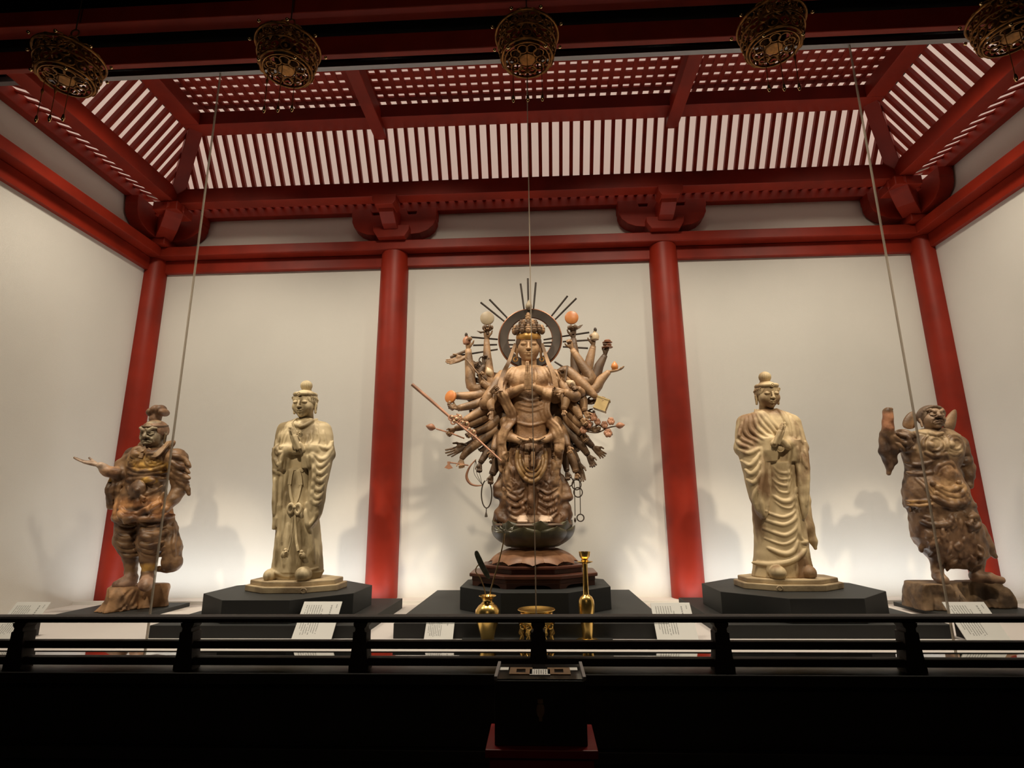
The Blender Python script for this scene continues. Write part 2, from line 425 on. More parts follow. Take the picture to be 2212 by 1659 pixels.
# ------------------------------------------------------------------ glass front
win = empty('window_1', (0, YG, 0)); tag(win, 'tall frameless glass front of the case', kind='structure')
seams = (-2.245, 0.045, 2.341)
edges = [-HW]+list(seams)+[HW]
for a, b in zip(edges[:-1], edges[1:]):
    MB().box(a+0.003, b-0.003, -0.006, 0.006, 0.0, 4.02).build('glass_pane', M['glass'], win)
for x in seams:
    MB().box(x-0.0036, x+0.0036, -0.007, 0.007, 0.0, 4.0).build('pane_joint', M['silicone'], win)
MB().box(-HW, HW, -0.02, 0.02, 3.985, 4.03).build('head_channel', M['steel'], win)
MB().box(-HW, HW, -0.008, 0.004, -0.012, 0.001).build('sill_channel', M['black'], win)

# polished ledge outside the glass, black base below
led = box('trim_10', M['ledge'], -4.6, 4.6, -2.27, YG-0.008, -0.05, -0.002); tag(led, 'polished black ledge outside the glass', kind='structure')
sb = MB(); sb.box(-4.6, 4.6, -2.52, -2.27, -0.05, 0.002); sb.box(-4.6, 4.6, -2.68, -2.50, -0.012, 0.036); sb.box(-4.6, 4.6, -2.63, -2.47, -0.29, -0.012); sb.box(-4.6, 4.6, -2.66, -2.47, -0.34, -0.29); sb.box(-4.6, 4.6, -2.62, -2.47, -0.75, -0.34)
o = sb.build('wall_front', M['black'], bevel=0.004); tag(o, 'black panelled base below the glass', kind='structure')
# head timbers in front of the glass
o = box('trim_11', M['red'], -4.7, 4.7, -2.47, -2.425, 3.742, 3.888, bevel=0.006); tag(o, 'red front beam above the glass', kind='structure')
o = box('trim_12', M['red'], -4.7, 4.7, -2.62, -2.52, 3.93, 4.05, bevel=0.006); tag(o, 'dim red upper front beam', kind='structure')
o = box('trim_13', M['void'], -4.7, 4.7, -2.40, -2.10, 4.036, 4.9); tag(o, 'black fascia over the glass head', kind='structure')
o = box('trim_14', M['void'], -4.7, 4.7, -2.52, -2.40, 3.93, 4.9); tag(o, 'black fascia above the front beam', kind='structure')
o = box('trim_15', M['rail'], -1.06, -0.93, -2.64, -2.54, 4.05, 4.9); tag(o, 'dark post above the front beam', kind='structure')
vf = box('floor_visitors', M['black'], -5, 5, -8.5, -2.62, -0.80, -0.75); tag(vf, 'dark floor of the visitors hall', kind='structure')

# ------------------------------------------------------------------ dark timber railing outside the glass
rl = empty('railing', (0, -2.6, 0.036)); tag(rl, 'low dark timber railing with three rails before the glass', 'railing')
def rpart(mb, name, bevel=0.004):
    o = mb.build(name, M['rail'], rl, bevel=bevel); o.location = (0, 0, -0.036); return o
rpart(MB().box(-4.6, 4.6, -0.035, 0.035, 0.250, 0.282), 'top_rail', 0.012)
rpart(MB().box(-4.6, 4.6, -0.022, 0.022, 0.130, 0.166), 'middle_rail')
rpart(MB().box(-4.6, 4.6, -0.026, 0.026, 0.056, 0.091), 'bottom_rail')
pst = [(0.047, 0.036), (0.047, 0.055), (0.040, 0.10), (0.034, 0.165), (0.033, 0.208), (0.024, 0.212), (0.022, 0.226), (0.031, 0.236), (0.034, 0.25)]
pp = [(x, z) for x, z in pst]+[(-x, z) for x, z in pst[::-1]]
post_me = MB().prism(pp, 'y', -0.036, 0.036).mesh('post', M['rail'])
for i in range(-1, 8):
    o = bpy.data.objects.new('post', post_me); link(o, rl); o.location = (-2.544+i*0.8675, 0, -0.036)

# ------------------------------------------------------------------ plinths
def octo(r, n=8):
    return [(r*math.cos(math.radians(22.5+45*i)), r*math.sin(math.radians(22.5+45*i))) for i in range(n)]
def slab(x0, x1, y0, y1, h, label, group=None):
    c = ((x0+x1)/2, (y0+y1)/2)
    o = MB().box(x0-c[0], x1-c[0], y0-c[1], y1-c[1], 0, h).build('base_slab', M['plinth'], loc=(c[0], c[1], 0.0), bevel=0.003)
    tag(o, label, 'plinth'); return o
slab(-2.463, -1.087, -1.757, -0.600, 0.078, 'black slab under the plinth of the robed statue with sash bow')
slab(-0.864, 0.864, -1.762, -0.205, 0.092, 'wide black slab under the many-armed statue')
slab(1.204, 2.581, -1.745, -0.600, 0.080, 'black slab under the plinth of the statue with draped skirt')
slab(-3.70, -2.985, -1.13, -0.49, 0.032, 'thin black slab under the guardian holding out an open palm')
slab(2.97, 3.72, -1.22, -0.50, 0.032, 'thin black slab under the guardian with raised arm')
def plinth(x, y, r, z0, z1, label):
    o = MB().prism(octo(r), 'z', 0, z1-z0).build('octagonal_plinth', M['plinth'], loc=(x, y, z0), bevel=0.003)
    tag(o, label, 'plinth'); return o
plinth(-1.80, -1.16, 0.592, 0.078, 0.224, 'black octagonal plinth carrying the robed statue with sash bow')
plinth(1.865, -1.16, 0.600, 0.080, 0.229, 'black octagonal plinth carrying the statue with draped skirt')
plinth(0.032, -1.02, 0.590, 0.092, 0.247, 'black octagonal plinth carrying the many-armed statue')
# ------------------------------------------------------------------ carving tools: a signed distance field on a grid, turned into a mesh
class Field:
    def __init__(s, lo, hi, h):
        s.lo = np.array(lo, np.float32); s.h = float(h)
        s.n = np.ceil((np.array(hi)-np.array(lo))/h).astype(int)+1
        s.D = np.full(s.n, 0.5, np.float32)
        s.ax = [s.lo[i]+s.h*np.arange(s.n[i], dtype=np.float32) for i in range(3)]
    def sub(s, lo, hi):
        a = np.clip(np.floor((np.array(lo)-s.lo)/s.h).astype(int), 0, s.n)
        b = np.clip(np.ceil((np.array(hi)-s.lo)/s.h).astype(int)+1, 0, s.n)
        if np.any(b-a < 1): return None
        sl = tuple(slice(a[i], b[i]) for i in range(3))
        X = s.ax[0][sl[0]][:, None, None]; Y = s.ax[1][sl[1]][None, :, None]; Z = s.ax[2][sl[2]][None, None, :]
        return sl, X, Y, Z
    def _mix(s, sl, d, k, cut):
        A = s.D[sl]
        if cut: A = -A
        if k > 1e-6:
            t = np.clip(0.5+0.5*(d-A)/k, 0, 1)
            R = d+(A-d)*t-k*t*(1-t)
        else: R = np.minimum(A, d)
        s.D[sl] = -R if cut else R
    def put(s, f, lo, hi, k=0.0, cut=False):
        m = k+3*s.h
        q = s.sub(np.array(lo)-m, np.array(hi)+m)
        if q is None: return s
        sl, X, Y, Z = q
        s._mix(sl, f(X, Y, Z).astype(np.float32), k, cut); return s
    def cap(s, a, b, ra, rb=None, k=0.0, cut=False):
        rb = ra if rb is None else rb
        a = np.array(a, float); b = np.array(b, float); e = b-a; L = float(e@e)+1e-12; r = max(ra, rb)
        def f(X, Y, Z):
            t = np.clip(((X-a[0])*e[0]+(Y-a[1])*e[1]+(Z-a[2])*e[2])/L, 0, 1)
            return np.sqrt((X-a[0]-t*e[0])**2+(Y-a[1]-t*e[1])**2+(Z-a[2]-t*e[2])**2)-(ra+t*(rb-ra))
        return s.put(f, np.minimum(a, b)-r, np.maximum(a, b)+r, k, cut)
    def chain(s, pts, rad, k=0.0, cut=False):
        n = len(pts); rad = list(rad) if hasattr(rad, '__len__') else [rad]*n
        for i in range(n-1): s.cap(pts[i], pts[i+1], rad[i], rad[i+1], k, cut)
        return s
    def ell(s, c, r, k=0.0, cut=False, rz=0.0, rx=0.0, ry=0.0):
        c = np.array(c, float); r = np.array(r, float) if hasattr(r, '__len__') else np.array([r]*3, float)
        Rm = np.array((Matrix.Rotation(rz, 3, 'Z') @ Matrix.Rotation(ry, 3, 'Y') @ Matrix.Rotation(rx, 3, 'X')).transposed())
        big = r.max()
        rot = (rz or rx or ry)
        def f(X, Y, Z):
            x, y, z = X-c[0], Y-c[1], Z-c[2]
            if rot:
                x, y, z = (Rm[0][0]*x+Rm[0][1]*y+Rm[0][2]*z, Rm[1][0]*x+Rm[1][1]*y+Rm[1][2]*z, Rm[2][0]*x+Rm[2][1]*y+Rm[2][2]*z)
            q = np.sqrt((x/r[0])**2+(y/r[1])**2+(z/r[2])**2)
            g = np.sqrt((x/r[0]**2)**2+(y/r[1]**2)**2+(z/r[2]**2)**2)+1e-6
            return q*(q-1.0)/g
        ext = np.array([big]*3) if rot else r
        return s.put(f, c-ext, c+ext, k, cut)
    def loft(s, rows, k=0.0, p=2.2, disp=None, cut=False):
        """rows: (z, x_left, x_right, y_centre, half_depth) stacked cross-sections"""
        R = np.array(sorted(rows), float); z = R[:, 0]
        def f(X, Y, Z):
            zz = Z.ravel()
            xl = np.interp(zz, z, R[:, 1])[None, None, :]; xr = np.interp(zz, z, R[:, 2])[None, None, :]
            cy = np.interp(zz, z, R[:, 3])[None, None, :]; ry = np.interp(zz, z, R[:, 4])[None, None, :]
            cx = (xl+xr)/2; rx = np.maximum((xr-xl)/2, 1e-3)
            u = np.abs(X-cx)/rx; w = np.abs(Y-cy)/ry
            q = (u**p+w**p)**(1.0/p)
            d = (q-1.0)*np.minimum(rx, ry)
            if disp is not None: d = d+disp(X, Y, Z, cx, cy, rx, ry)
            e = np.maximum(Z-z[-1], z[0]-Z)
            return np.maximum(d, e)
        lo = (R[:, 1].min()-.03, (R[:, 3]-R[:, 4]).min()-.03, z[0]); hi = (R[:, 2].max()+.03, (R[:, 3]+R[:, 4]).max()+.03, z[-1])
        return s.put(f, lo, hi, k, cut)
    def front(s, x, z, back=False):
        """depth of the frontmost surface at (x,z)"""
        i = int(np.clip(round((x-s.lo[0])/s.h), 0, s.n[0]-1)); j = int(np.clip(round((z-s.lo[2])/s.h), 0, s.n[2]-1))
        c = s.D[i, :, j]; w = np.nonzero(c < 0)[0]
        if len(w) == 0: return None
        m = w[-1] if back else w[0]
        n = min(m+1, len(c)-1) if back else max(m-1, 0)
        t = c[n]/(c[n]-c[m]+1e-9) if n != m else 0
        return float(s.lo[1]+s.h*(n+(m-n)*t))
    def drape(s, pts, r, k=None, lift=0.0, cut=False, taper=True, ymax=None):
        """lay a rounded fold (or cut a groove) along a path (x,z) on the front surface"""
        k = r*1.0 if k is None else k
        if not cut: lift = lift-0.15*r
        P = spline([np.array(p, float) for p in pts], step=max(s.h*2.0, 0.008))
        ys = []; last = None
        for p in P:
            y = s.front(p[0], p[1])
            if y is None or (ymax is not None and y > ymax): y = last
            ys.append(y); last = y
        if all(y is None for y in ys): return s
        f0 = next(y for y in ys if y is not None); ys = [f0 if y is None else y for y in ys]
        ys = np.array(ys); ke = np.ones(3)/3; yp = np.concatenate([[ys[0]], ys, [ys[-1]]]); ys = np.convolve(yp, ke, 'valid')
        n = len(P); Q = [(p[0], ys[i]-lift, p[1]) for i, p in enumerate(P)]
        rr = [r*(0.12+0.88*math.sin(PI*min(1, max(0, (i+0.6)/(n+0.2))))**0.5) if taper else r for i in range(n)]
        return s.chain(Q, rr, k, cut)
    def noise(s, amp, freq, seed=0, lo=None, hi=None):
        """carving marks: gentle irregularity"""
        rng = np.random.RandomState(seed)
        q = s.sub(lo if lo is not None else s.lo, hi if hi is not None else s.lo+s.h*s.n); sl, X, Y, Z = q
        acc = 0.0
        for _ in range(5):
            v = rng.normal(size=3); v = v/np.linalg.norm(v)*freq*(0.6+0.8*rng.rand()); ph = rng.rand()*6.28
            acc = acc+np.sin(v[0]*X+v[1]*Y+v[2]*Z+ph)
        s.D[sl] += (amp*acc/2.2).astype(np.float32); return s
    def nets(s):
        D = s.D; D[0] = D[-1] = 0.5; D[:, 0] = D[:, -1] = 0.5; D[:, :, 0] = D[:, :, -1] = 0.5
        S = D < 0
        cnt = np.zeros(tuple(n-1 for n in s.n), np.int8)
        for a in (0, 1):
            for b in (0, 1):
                for c in (0, 1): cnt += S[a:s.n[0]-1+a, b:s.n[1]-1+b, c:s.n[2]-1+c]
        act = (cnt > 0) & (cnt < 8)
        I, J, K = np.nonzero(act); nv = len(I)
        idx = np.full(act.shape, -1, np.int32); idx[I, J, K] = np.arange(nv)
        acc = np.zeros((nv, 3), np.float64); num = np.zeros(nv)
        cor = [(a, b, c) for a in (0, 1) for b in (0, 1) for c in (0, 1)]
        val = {q: D[I+q[0], J+q[1], K+q[2]].astype(np.float64) for q in cor}
        for q in cor:
            for ax in range(3):
                if q[ax] == 0:
                    r = list(q); r[ax] = 1; r = tuple(r)
                    a, b = val[q], val[r]; m = (a < 0) != (b < 0)
                    t = a[m]/(a[m]-b[m]); pt = np.tile(np.array(q, float), (m.sum(), 1)); pt[:, ax] += t
                    acc[m] += pt; num[m] += 1
        V = np.stack([I, J, K], 1)+acc/num[:, None]
        V = V*s.h+s.lo
        F = []
        for ax in range(3):
            sa = [slice(None)]*3; sb = [slice(None)]*3; sa[ax] = slice(0, -1); sb[ax] = slice(1, None)
            A = S[tuple(sa)]; B = S[tuple(sb)]
            for flip, m in ((0, A & ~B), (1, ~A & B)):
                i, j, k = np.nonzero(m); c = [i, j, k]; u, w = [(1, 2), (2, 0), (0, 1)][ax]
                ok = (c[u] > 0) & (c[w] > 0) & (c[u] < idx.shape[u]) & (c[w] < idx.shape[w]); c = [q[ok] for q in c]
                def g(du, dw):
                    e = [q.copy() for q in c]; e[u] = e[u]-du; e[w] = e[w]-dw; return idx[e[0], e[1], e[2]]
                Q = np.stack([g(1, 1), g(0, 1), g(0, 0), g(1, 0)], 1)
                F.append(Q[:, ::-1] if flip else Q)
        return V, np.concatenate(F)
class Soup:
    """vertices + quads gathered from several fields into one continuous carved mesh"""
    def __init__(s): s.V = []; s.F = []; s.n = 0
    def add(s, V, F): s.V.append(V); s.F.append(F+s.n); s.n += len(V); return s
    def mb(s, mb):
        # append an MB made of quads/tris/ngons as quads (fan)
        V = np.array(mb.v, float); Q = []
        for f in mb.f:
            if len(f) == 4: Q.append(f)
            elif len(f) == 3: Q.append((f[0], f[1], f[2], f[2]))
            else:
                for i in range(1, len(f)-1): Q.append((f[0], f[i], f[i+1], f[i+1]))
        return s.add(V, np.array(Q, int))
    def build(s, name, m, parent=None, origin=(0, 0, 0), color=None):
        V = np.concatenate(s.V)-np.array(origin); F = np.concatenate(s.F)
        return mesh_np(name, V, F, m, parent, color(np.concatenate(s.V)) if color else None)
def mesh_np(name, V, F, m, parent=None, col=None):
    me = bpy.data.meshes.new(name)
    tri = F[:, 2] == F[:, 3]
    tot = np.where(tri, 3, 4); start = np.concatenate([[0], np.cumsum(tot)[:-1]])
    flat = F.ravel(); keep = np.ones(F.shape, bool); keep[tri, 3] = False; flat = flat[keep.ravel()]
    me.vertices.add(len(V)); me.vertices.foreach_set('co', V.astype(np.float32).ravel())
    me.loops.add(len(flat)); me.loops.foreach_set('vertex_index', flat.astype(np.int32))
    me.polygons.add(len(F)); me.polygons.foreach_set('loop_start', start.astype(np.int32)); me.polygons.foreach_set('loop_total', tot.astype(np.int32))
    me.polygons.foreach_set('use_smooth', np.ones(len(F), bool))
    me.update(calc_edges=True)
    if col is not None:
        a = me.color_attributes.new('tint', 'FLOAT_COLOR', 'POINT')
        c = np.ones((len(V), 4), np.float32); c[:, :3] = col; a.data.foreach_set('color', c.ravel())
    me.materials.append(m)
    o = bpy.data.objects.new(name, me); return link(o, parent)
def xform(V, Mx):
    A = np.array(Mx); return V @ A[:3, :3].T+A[:3, 3]
def frame(origin, xa, ya, za, sc=1.0):
    Mx = np.eye(4); Mx[:3, 0] = np.array(xa)*sc; Mx[:3, 1] = np.array(ya)*sc; Mx[:3, 2] = np.array(za)*sc; Mx[:3, 3] = origin; return Mx
def unit(v): v = np.array(v, float); return v/(np.linalg.norm(v)+1e-12)

# ------------------------------------------------------------------ carved heads (unit: half the head height)
def carve_head(kind='calm', h=0.030):
    f = Field((-1.15, -1.25, -1.75), (1.15, 1.15, 1.25), h)
    fierce = kind == 'fierce'
    f.ell((0, .10, .12), (.74, .86, .74)); f.ell((0, -.14, -.42), (.63, .63, .56), .25)
    for s in (-1, 1):
        f.ell((s*.34, -.46, -.30), (.30, .30, .30), .2)
    f.ell((0, -.60, -.84), (.22, .18, .16), .15)
    f.ell((0, -.55, -.54), (.30, .30, .26), .15)
    f.cap((0, .15, -.6), (0, .20, -1.7), .46, .50, .12)
    e = -.06
    for s in (-1, 1):
        f.ell((s*.30, -.955 if not fierce else -.90, .10+e), (.22, .15, .12), .10, cut=True)
        if fierce:
            f.ell((s*.30, -.70, .08+e), (.17, .16, .13), .03)
            f.chain([(s*.07, -.80, .12+e), (s*.20, -.88, .24+e), (s*.40, -.80, .38+e), (s*.58, -.60, .36+e)], [.12, .12, .09, .05], .05)
            f.chain([(s*.14, -.84, -.0+e), (s*.30, -.88, -.06+e), (s*.46, -.76, -.0+e)], .035, .03)
            f.chain([(s*.16, -.90, .07+e), (s*.30, -.91, .06+e), (s*.44, -.82, .08+e)], .022, .01, cut=True)
            f.chain([(s*.16, -.84, -.26), (s*.36, -.78, -.38), (s*.42, -.66, -.62)], [.04, .06, .04], .06)
        else:
            f.ell((s*.30, -.685, .075+e), (.19, .155, .115), .03)
            f.chain([(s*.055, -.80, .06+e), (s*.09, -.81, .20+e), (s*.22, -.80, .30+e), (s*.40, -.735, .315+e), (s*.58, -.56, .25+e)], [.016, .016, .016, .014, .010], .03)
            f.chain([(s*.12, -.83, .0+e), (s*.22, -.865, -.03+e), (s*.34, -.84, -.035+e), (s*.47, -.73, .0+e)], [.024, .03, .03, .02], .014, cut=True)
    if fierce:
        f.chain([(0, -.82, .24), (0, -.86, .06)], [.10, .08], .06)
        f.chain([(0, -.84, .05), (0, -1.02, -.22)], [.10, .15], .06)
        for s in (-1, 1): f.ell((s*.15, -.90, -.26), (.12, .12, .09), .05)
        f.chain([(-.32, -.74, -.64), (-.16, -.84, -.54), (0, -.88, -.51), (.16, -.84, -.54), (.32, -.74, -.64)], [.05, .06, .06, .06, .05], .04)
        f.chain([(-.26, -.74, -.70), (0, -.86, -.67), (.26, -.74, -.70)], [.05, .07, .05], .04)
        f.chain([(-.36, -.76, -.70), (-.16, -.90, -.60), (0, -.94, -.585), (.16, -.90, -.60), (.36, -.76, -.70)], .024, .012, cut=True)
    else:
        f.chain([(0, -.80, .08), (0, -.86, -.06), (0, -.97, -.27)], [.055, .065, .095], .05)
        for s in (-1, 1):
            f.ell((s*.09, -.88, -.285), (.08, .10, .065), .035)
            f.ell((s*.05, -.93, -.34), (.03, .05, .025), .01, cut=True)
        f.chain([(-.19, -.77, -.52), (-.08, -.87, -.495), (0, -.88, -.505), (.08, -.87, -.495), (.19, -.77, -.52)], [.025, .045, .04, .045, .025], .03)
        f.chain([(-.15, -.78, -.60), (0, -.86, -.62), (.15, -.78, -.60)], [.035, .058, .035], .03)
        f.chain([(-.25, -.74, -.525), (-.1, -.90, -.55), (0, -.915, -.56), (.1, -.90, -.55), (.25, -.74, -.525)], .02, .01, cut=True)
    # ears with long lobes
    for s in (-1, 1):
        f.ell((s*.74, .08, -.02), (.09, .19, .26), .04); f.cap((s*.76, .04, -.18), (s*.75, -.02, -.72), .11, .08, .04)
        f.ell((s*.83, .04, .02), (.05, .10, .15), .03, cut=True)
        f.cap((s*.82, .01, -.40), (s*.82, -.01, -.60), .03, .03, .01, cut=True)
    return f.nets()
# hair cap that leaves the face free (same unit)
def carve_hair(h=0.04, strands=True):
    f = Field((-1.1, -1.2, -.7), (1.1, 1.2, 1.3), h)
    f.ell((0, .12, .10), (.79, .92, .70))
    f.ell((0, -.95, -.16), (.66, .78, .74), .06, cut=True)       # face opening
    def low(X, Y, Z): return (Z+0.12+0.0*X+0.0*Y)
    f.put(lambda X, Y, Z: Z+0.22+0*X+0*Y, f.lo, f.lo+f.h*f.n, .05, cut=True)
    if strands:
        for i in range(-12, 13):
            a = i*0.16
            f.chain([(math.sin(a)*.4, .12-math.cos(a)*.48, .72), (math.sin(a)*.72, .12-math.cos(a)*.82, .42), (math.sin(a)*.80, .12-math.cos(a)*.92, .1)], .018, .02, cut=True)
    return f.nets()

# ------------------------------------------------------------------ carved hands (unit: hand length = 1; fingers +z, palm faces -y, thumb +x)
_hc = {}
def carve_hand(curl=(0.1, 0.1, 0.1, 0.1), thumb=0.3, spread=0.06, h=0.026):
    key = (tuple(curl), thumb, spread)
    if key in _hc: return _hc[key]
    f = Field((-.5, -.75, -.35), (.75, .35, 1.15), h)
    f.loft([(-.30, -.13, .13, 0, .10), (-.05, -.16, .15, 0, .105), (.20, -.205, .195, 0, .10), (.42, -.215, .20, 0, .085), (.50, -.20, .18, 0, .06)], 0.0, p=2.6)
    f.ell((.12, -.06, .12), (.12, .10, .19), .06)
    xs = (.155, .05, -.055, -.155); ln = (.46, .52, .48, .38); rr = (.056, .058, .055, .048)
    for i in range(4):
        p = np.array([xs[i], 0.0, .45 if i < 3 else .41]); a = 0.0; c = curl[i]
        sx = (1.5-i)*spread
        for j, fr in enumerate((.45, .32, .23)):
            a += c*(0.8 if j == 0 else 1.15)
            q = p+ln[i]*fr*np.array([math.sin(sx)*math.cos(a), -math.sin(a), math.cos(a)*math.cos(sx)])
            f.cap(p, q, rr[i]*(1-.06*j), rr[i]*(.93-.06*j), .012 if j == 0 else .02); p = q
    b = np.array([.16, -.05, .10]); m = b+.22*np.array([math.cos(thumb)*.75, -.35*(1-thumb*.3), .62]); t = m+.20*np.array([.25*math.cos(thumb), -.35, .85])
    f.cap(b, m, .078, .062, .05); f.cap(m, t, .060, .048, .02)
    _hc[key] = f.nets(); return _hc[key]
def hand(soup, wrist, direction, palm, size, right=True, curl=(0.1,)*4, thumb=0.3, spread=0.06):
    """add a hand: fingers point along direction, palm faces palm; right = statue's right hand"""
    V, F = carve_hand(tuple(curl), thumb, spread)
    z = unit(direction); y = -unit(np.array(palm)-z*(np.array(palm)@z)); x = np.cross(y, z)
    V = V.copy()
    # canonical: thumb at +x seen with palm toward -y, fingers up: that is a right hand; mirrored for the left one
    if not right: V[:, 0] *= -1; F = F[:, ::-1]
    soup.add(xform(V, frame(np.array(wrist)+z*0.27*size, x, y, z, size)), F)
# ------------------------------------------------------------------ statues: shared pieces
M['sandal'] = mat('pale_sandalwood', (0.52, 0.42, 0.26), 0.62, col2=(0.21, 0.155, 0.08), vscale=3.4, stretch=(2.6, 2.6, 0.8), bump=0.12, bscale=70, lo=0.49, hi=0.60, detail=6)
M['sandal2'] = mat('pale_sandalwood_brown', (0.52, 0.40, 0.235), 0.62, col2=(0.21, 0.12, 0.058), vscale=2.6, stretch=(1.8, 1.8, 1.0), bump=0.10, bscale=70, lo=0.48, hi=0.60, detail=6)
M['sandalbase'] = mat('pale_wood_base', (0.52, 0.40, 0.24), 0.6, col2=(0.24, 0.17, 0.10), vscale=5, bump=0.15, bscale=50)
class Draft:
    """drafting board of one statue: sheet coordinates -> metres in its plane"""
    def __init__(s, u0, v0, sc, Y):
        s.u0, s.v0, s.sc, s.Y = u0, v0, sc, Y
        a = s.p(400, 800); b = s.p(500, 800); s.s = float(np.linalg.norm(b-a)/100)
    def p(s, x, y, d=0.0): return at(s.u0+x/s.sc, s.v0+y/s.sc, Y=s.Y+d)
    def q(s, x, y, d=0.0):
        r = s.p(x, y, d); return (r[0], r[2])
    def rows(s, data):
        out = []
        for v, l, r, dc, hd in data:
            # silhouettes are met near the middle of the depth
            a = s.p(l, v, dc); b = s.p(r, v, dc); out.append(((a[2]+b[2])/2, a[0], b[0], s.Y+dc, hd*s.s))
        return out
    def path(s, pts, d=0.0): return [s.q(p[0], p[1], d) for p in pts]
def place_head(soup, kind, centre, size, yaw, pitch=0.0, roll=0.0):
    V, F = carve_head(kind)
    R = (Matrix.Rotation(yaw, 4, 'Z') @ Matrix.Rotation(roll, 4, 'Y') @ Matrix.Rotation(pitch, 4, 'X'))
    A = np.array(R); A[:3, :3] *= size; A[:3, 0] *= 0.98; A[:3, 3] = centre
    soup.add(xform(V, A), F); return A
def surf_tube(fld, pts, r, lift=0.0, n=6, flat=1.0, step=0.012):
    P = spline([np.array(p, float) for p in pts], step=step); out = []; last = None
    for p in P:
        y = fld.front(p[0], p[1]); y = last if y is None else y
        if y is None: continue
        last = y; out.append((p[0], y-lift, p[1]))
    return out
def ribbon(pts, w, t, mb=None, up=None):
    """flat strap along a path of 3D points, broad side to the front"""
    mb = mb or MB(); P = [np.array(p, float) for p in pts]; n = len(P); vs = []; fs = []
    for i, p in enumerate(P):
        d = unit(P[min(i+1, n-1)]-P[max(i-1, 0)]); s = unit(np.cross(d, np.array([0, -1.0, 0]))); nn = unit(np.cross(s, d))
        ww = w[i] if hasattr(w, '__len__') else w
        for a, b in ((-1, 1), (1, 1), (1, -1), (-1, -1)): vs.append(p+s*ww*a*0.5+nn*t*b*0.5)
    for i in range(n-1):
        for j in range(4): fs.append((i*4+j, i*4+(j+1) % 4, i*4+4+(j+1) % 4, i*4+4+j))
    fs += [(3, 2, 1, 0), tuple((n-1)*4+j for j in range(4))]
    return mb.add(vs, fs)
def part_mesh(mb, name, m, root, smooth=True, angle=50):
    o = mb.build(name, m, root, smooth=smooth, angle=angle)
    o.location = tuple(-np.array(root.location)); return o
def octa_tier(root, name, m, cx, cy, rx, ry, z0, z1, rz=0.0, bev=0.006):
    pts = [(cx+rx*math.cos(math.radians(22.5+45*i)+rz), cy+ry*math.sin(math.radians(22.5+45*i)+rz)) for i in range(8)]
    o = MB().prism(pts, 'z', z0, z1).build(name, m, root, bevel=bev); o.location = tuple(-np.array(root.location)); return o

def hair_parts(root, A, m, bun, bun_r, band=True, beads=True, ridges=14):
    """hair cap with top knot, and the roll of the head band"""
    V, F = carve_hair(); s = Soup(); s.add(xform(V, A), F)
    f = Field((-.75, -.75, -.45), (.75, .75, 1.0), 0.032)
    f.ell((0, .0, .30), (.50, .46, .46)); f.cap((0, .04, -.35), (0, .02, .05), .44, .36, .08)
    for i in range(ridges):
        a = -2.2+4.4*i/(ridges-1)
        f.chain([(.50*math.sin(a)*math.cos(b), -.46*math.cos(a)*math.cos(b), .30+.46*math.sin(b)) for b in (-.45, -.1, .3, .7, 1.05, 1.3)], [.030, .034, .032, .026, .018, .01], .02, cut=True)
    bv, bf = f.nets()
    B = A.copy(); B[:3, :3] = A[:3, :3]*bun_r; B[:3, 3] = (A @ np.array([*bun, 1.0]))[:3]
    s.add(xform(bv, B), bf)
    h = s.build('hair', m, root, origin=root.location)
    if band:
        t = MB().torus((0, .10, .50), .62, .145, 'z', 48, 12, sz=1.20)
        # tip the roll so that it sits lower behind
        vv = np.array(t.v); c, q = math.cos(-.10), math.sin(-.10); y = vv[:, 1].copy(); z = vv[:, 2]-.50
        vv[:, 1] = y*c-z*q; vv[:, 2] = .50+y*q+z*c
        t.v = [tuple(p) for p in xform(vv, A)]
        hb = part_mesh(t, 'head_band', m, root)
        k = MB().torus((0, -.80, .55), .10, .035, 'y', 16, 6); k.ball((0, -.80, .55), .07, 10)
        k.v = [tuple(p) for p in xform(np.array(k.v), A)]
        j = k.build('jewel', m, hb, smooth=True)
        if beads:
            for sx in (-1, 1):
                for i in range(5):
                    a = 1.0+.20*i
                    b = MB().torus((sx*math.sin(a)*.76, .10-math.cos(a)*.88, .30-.05*i), .075, .03, 'y', 12, 6)
                    b.v = [tuple(p) for p in xform(np.array(b.v), A)]
                    b.build('curl', m, hb, smooth=True)
    return h

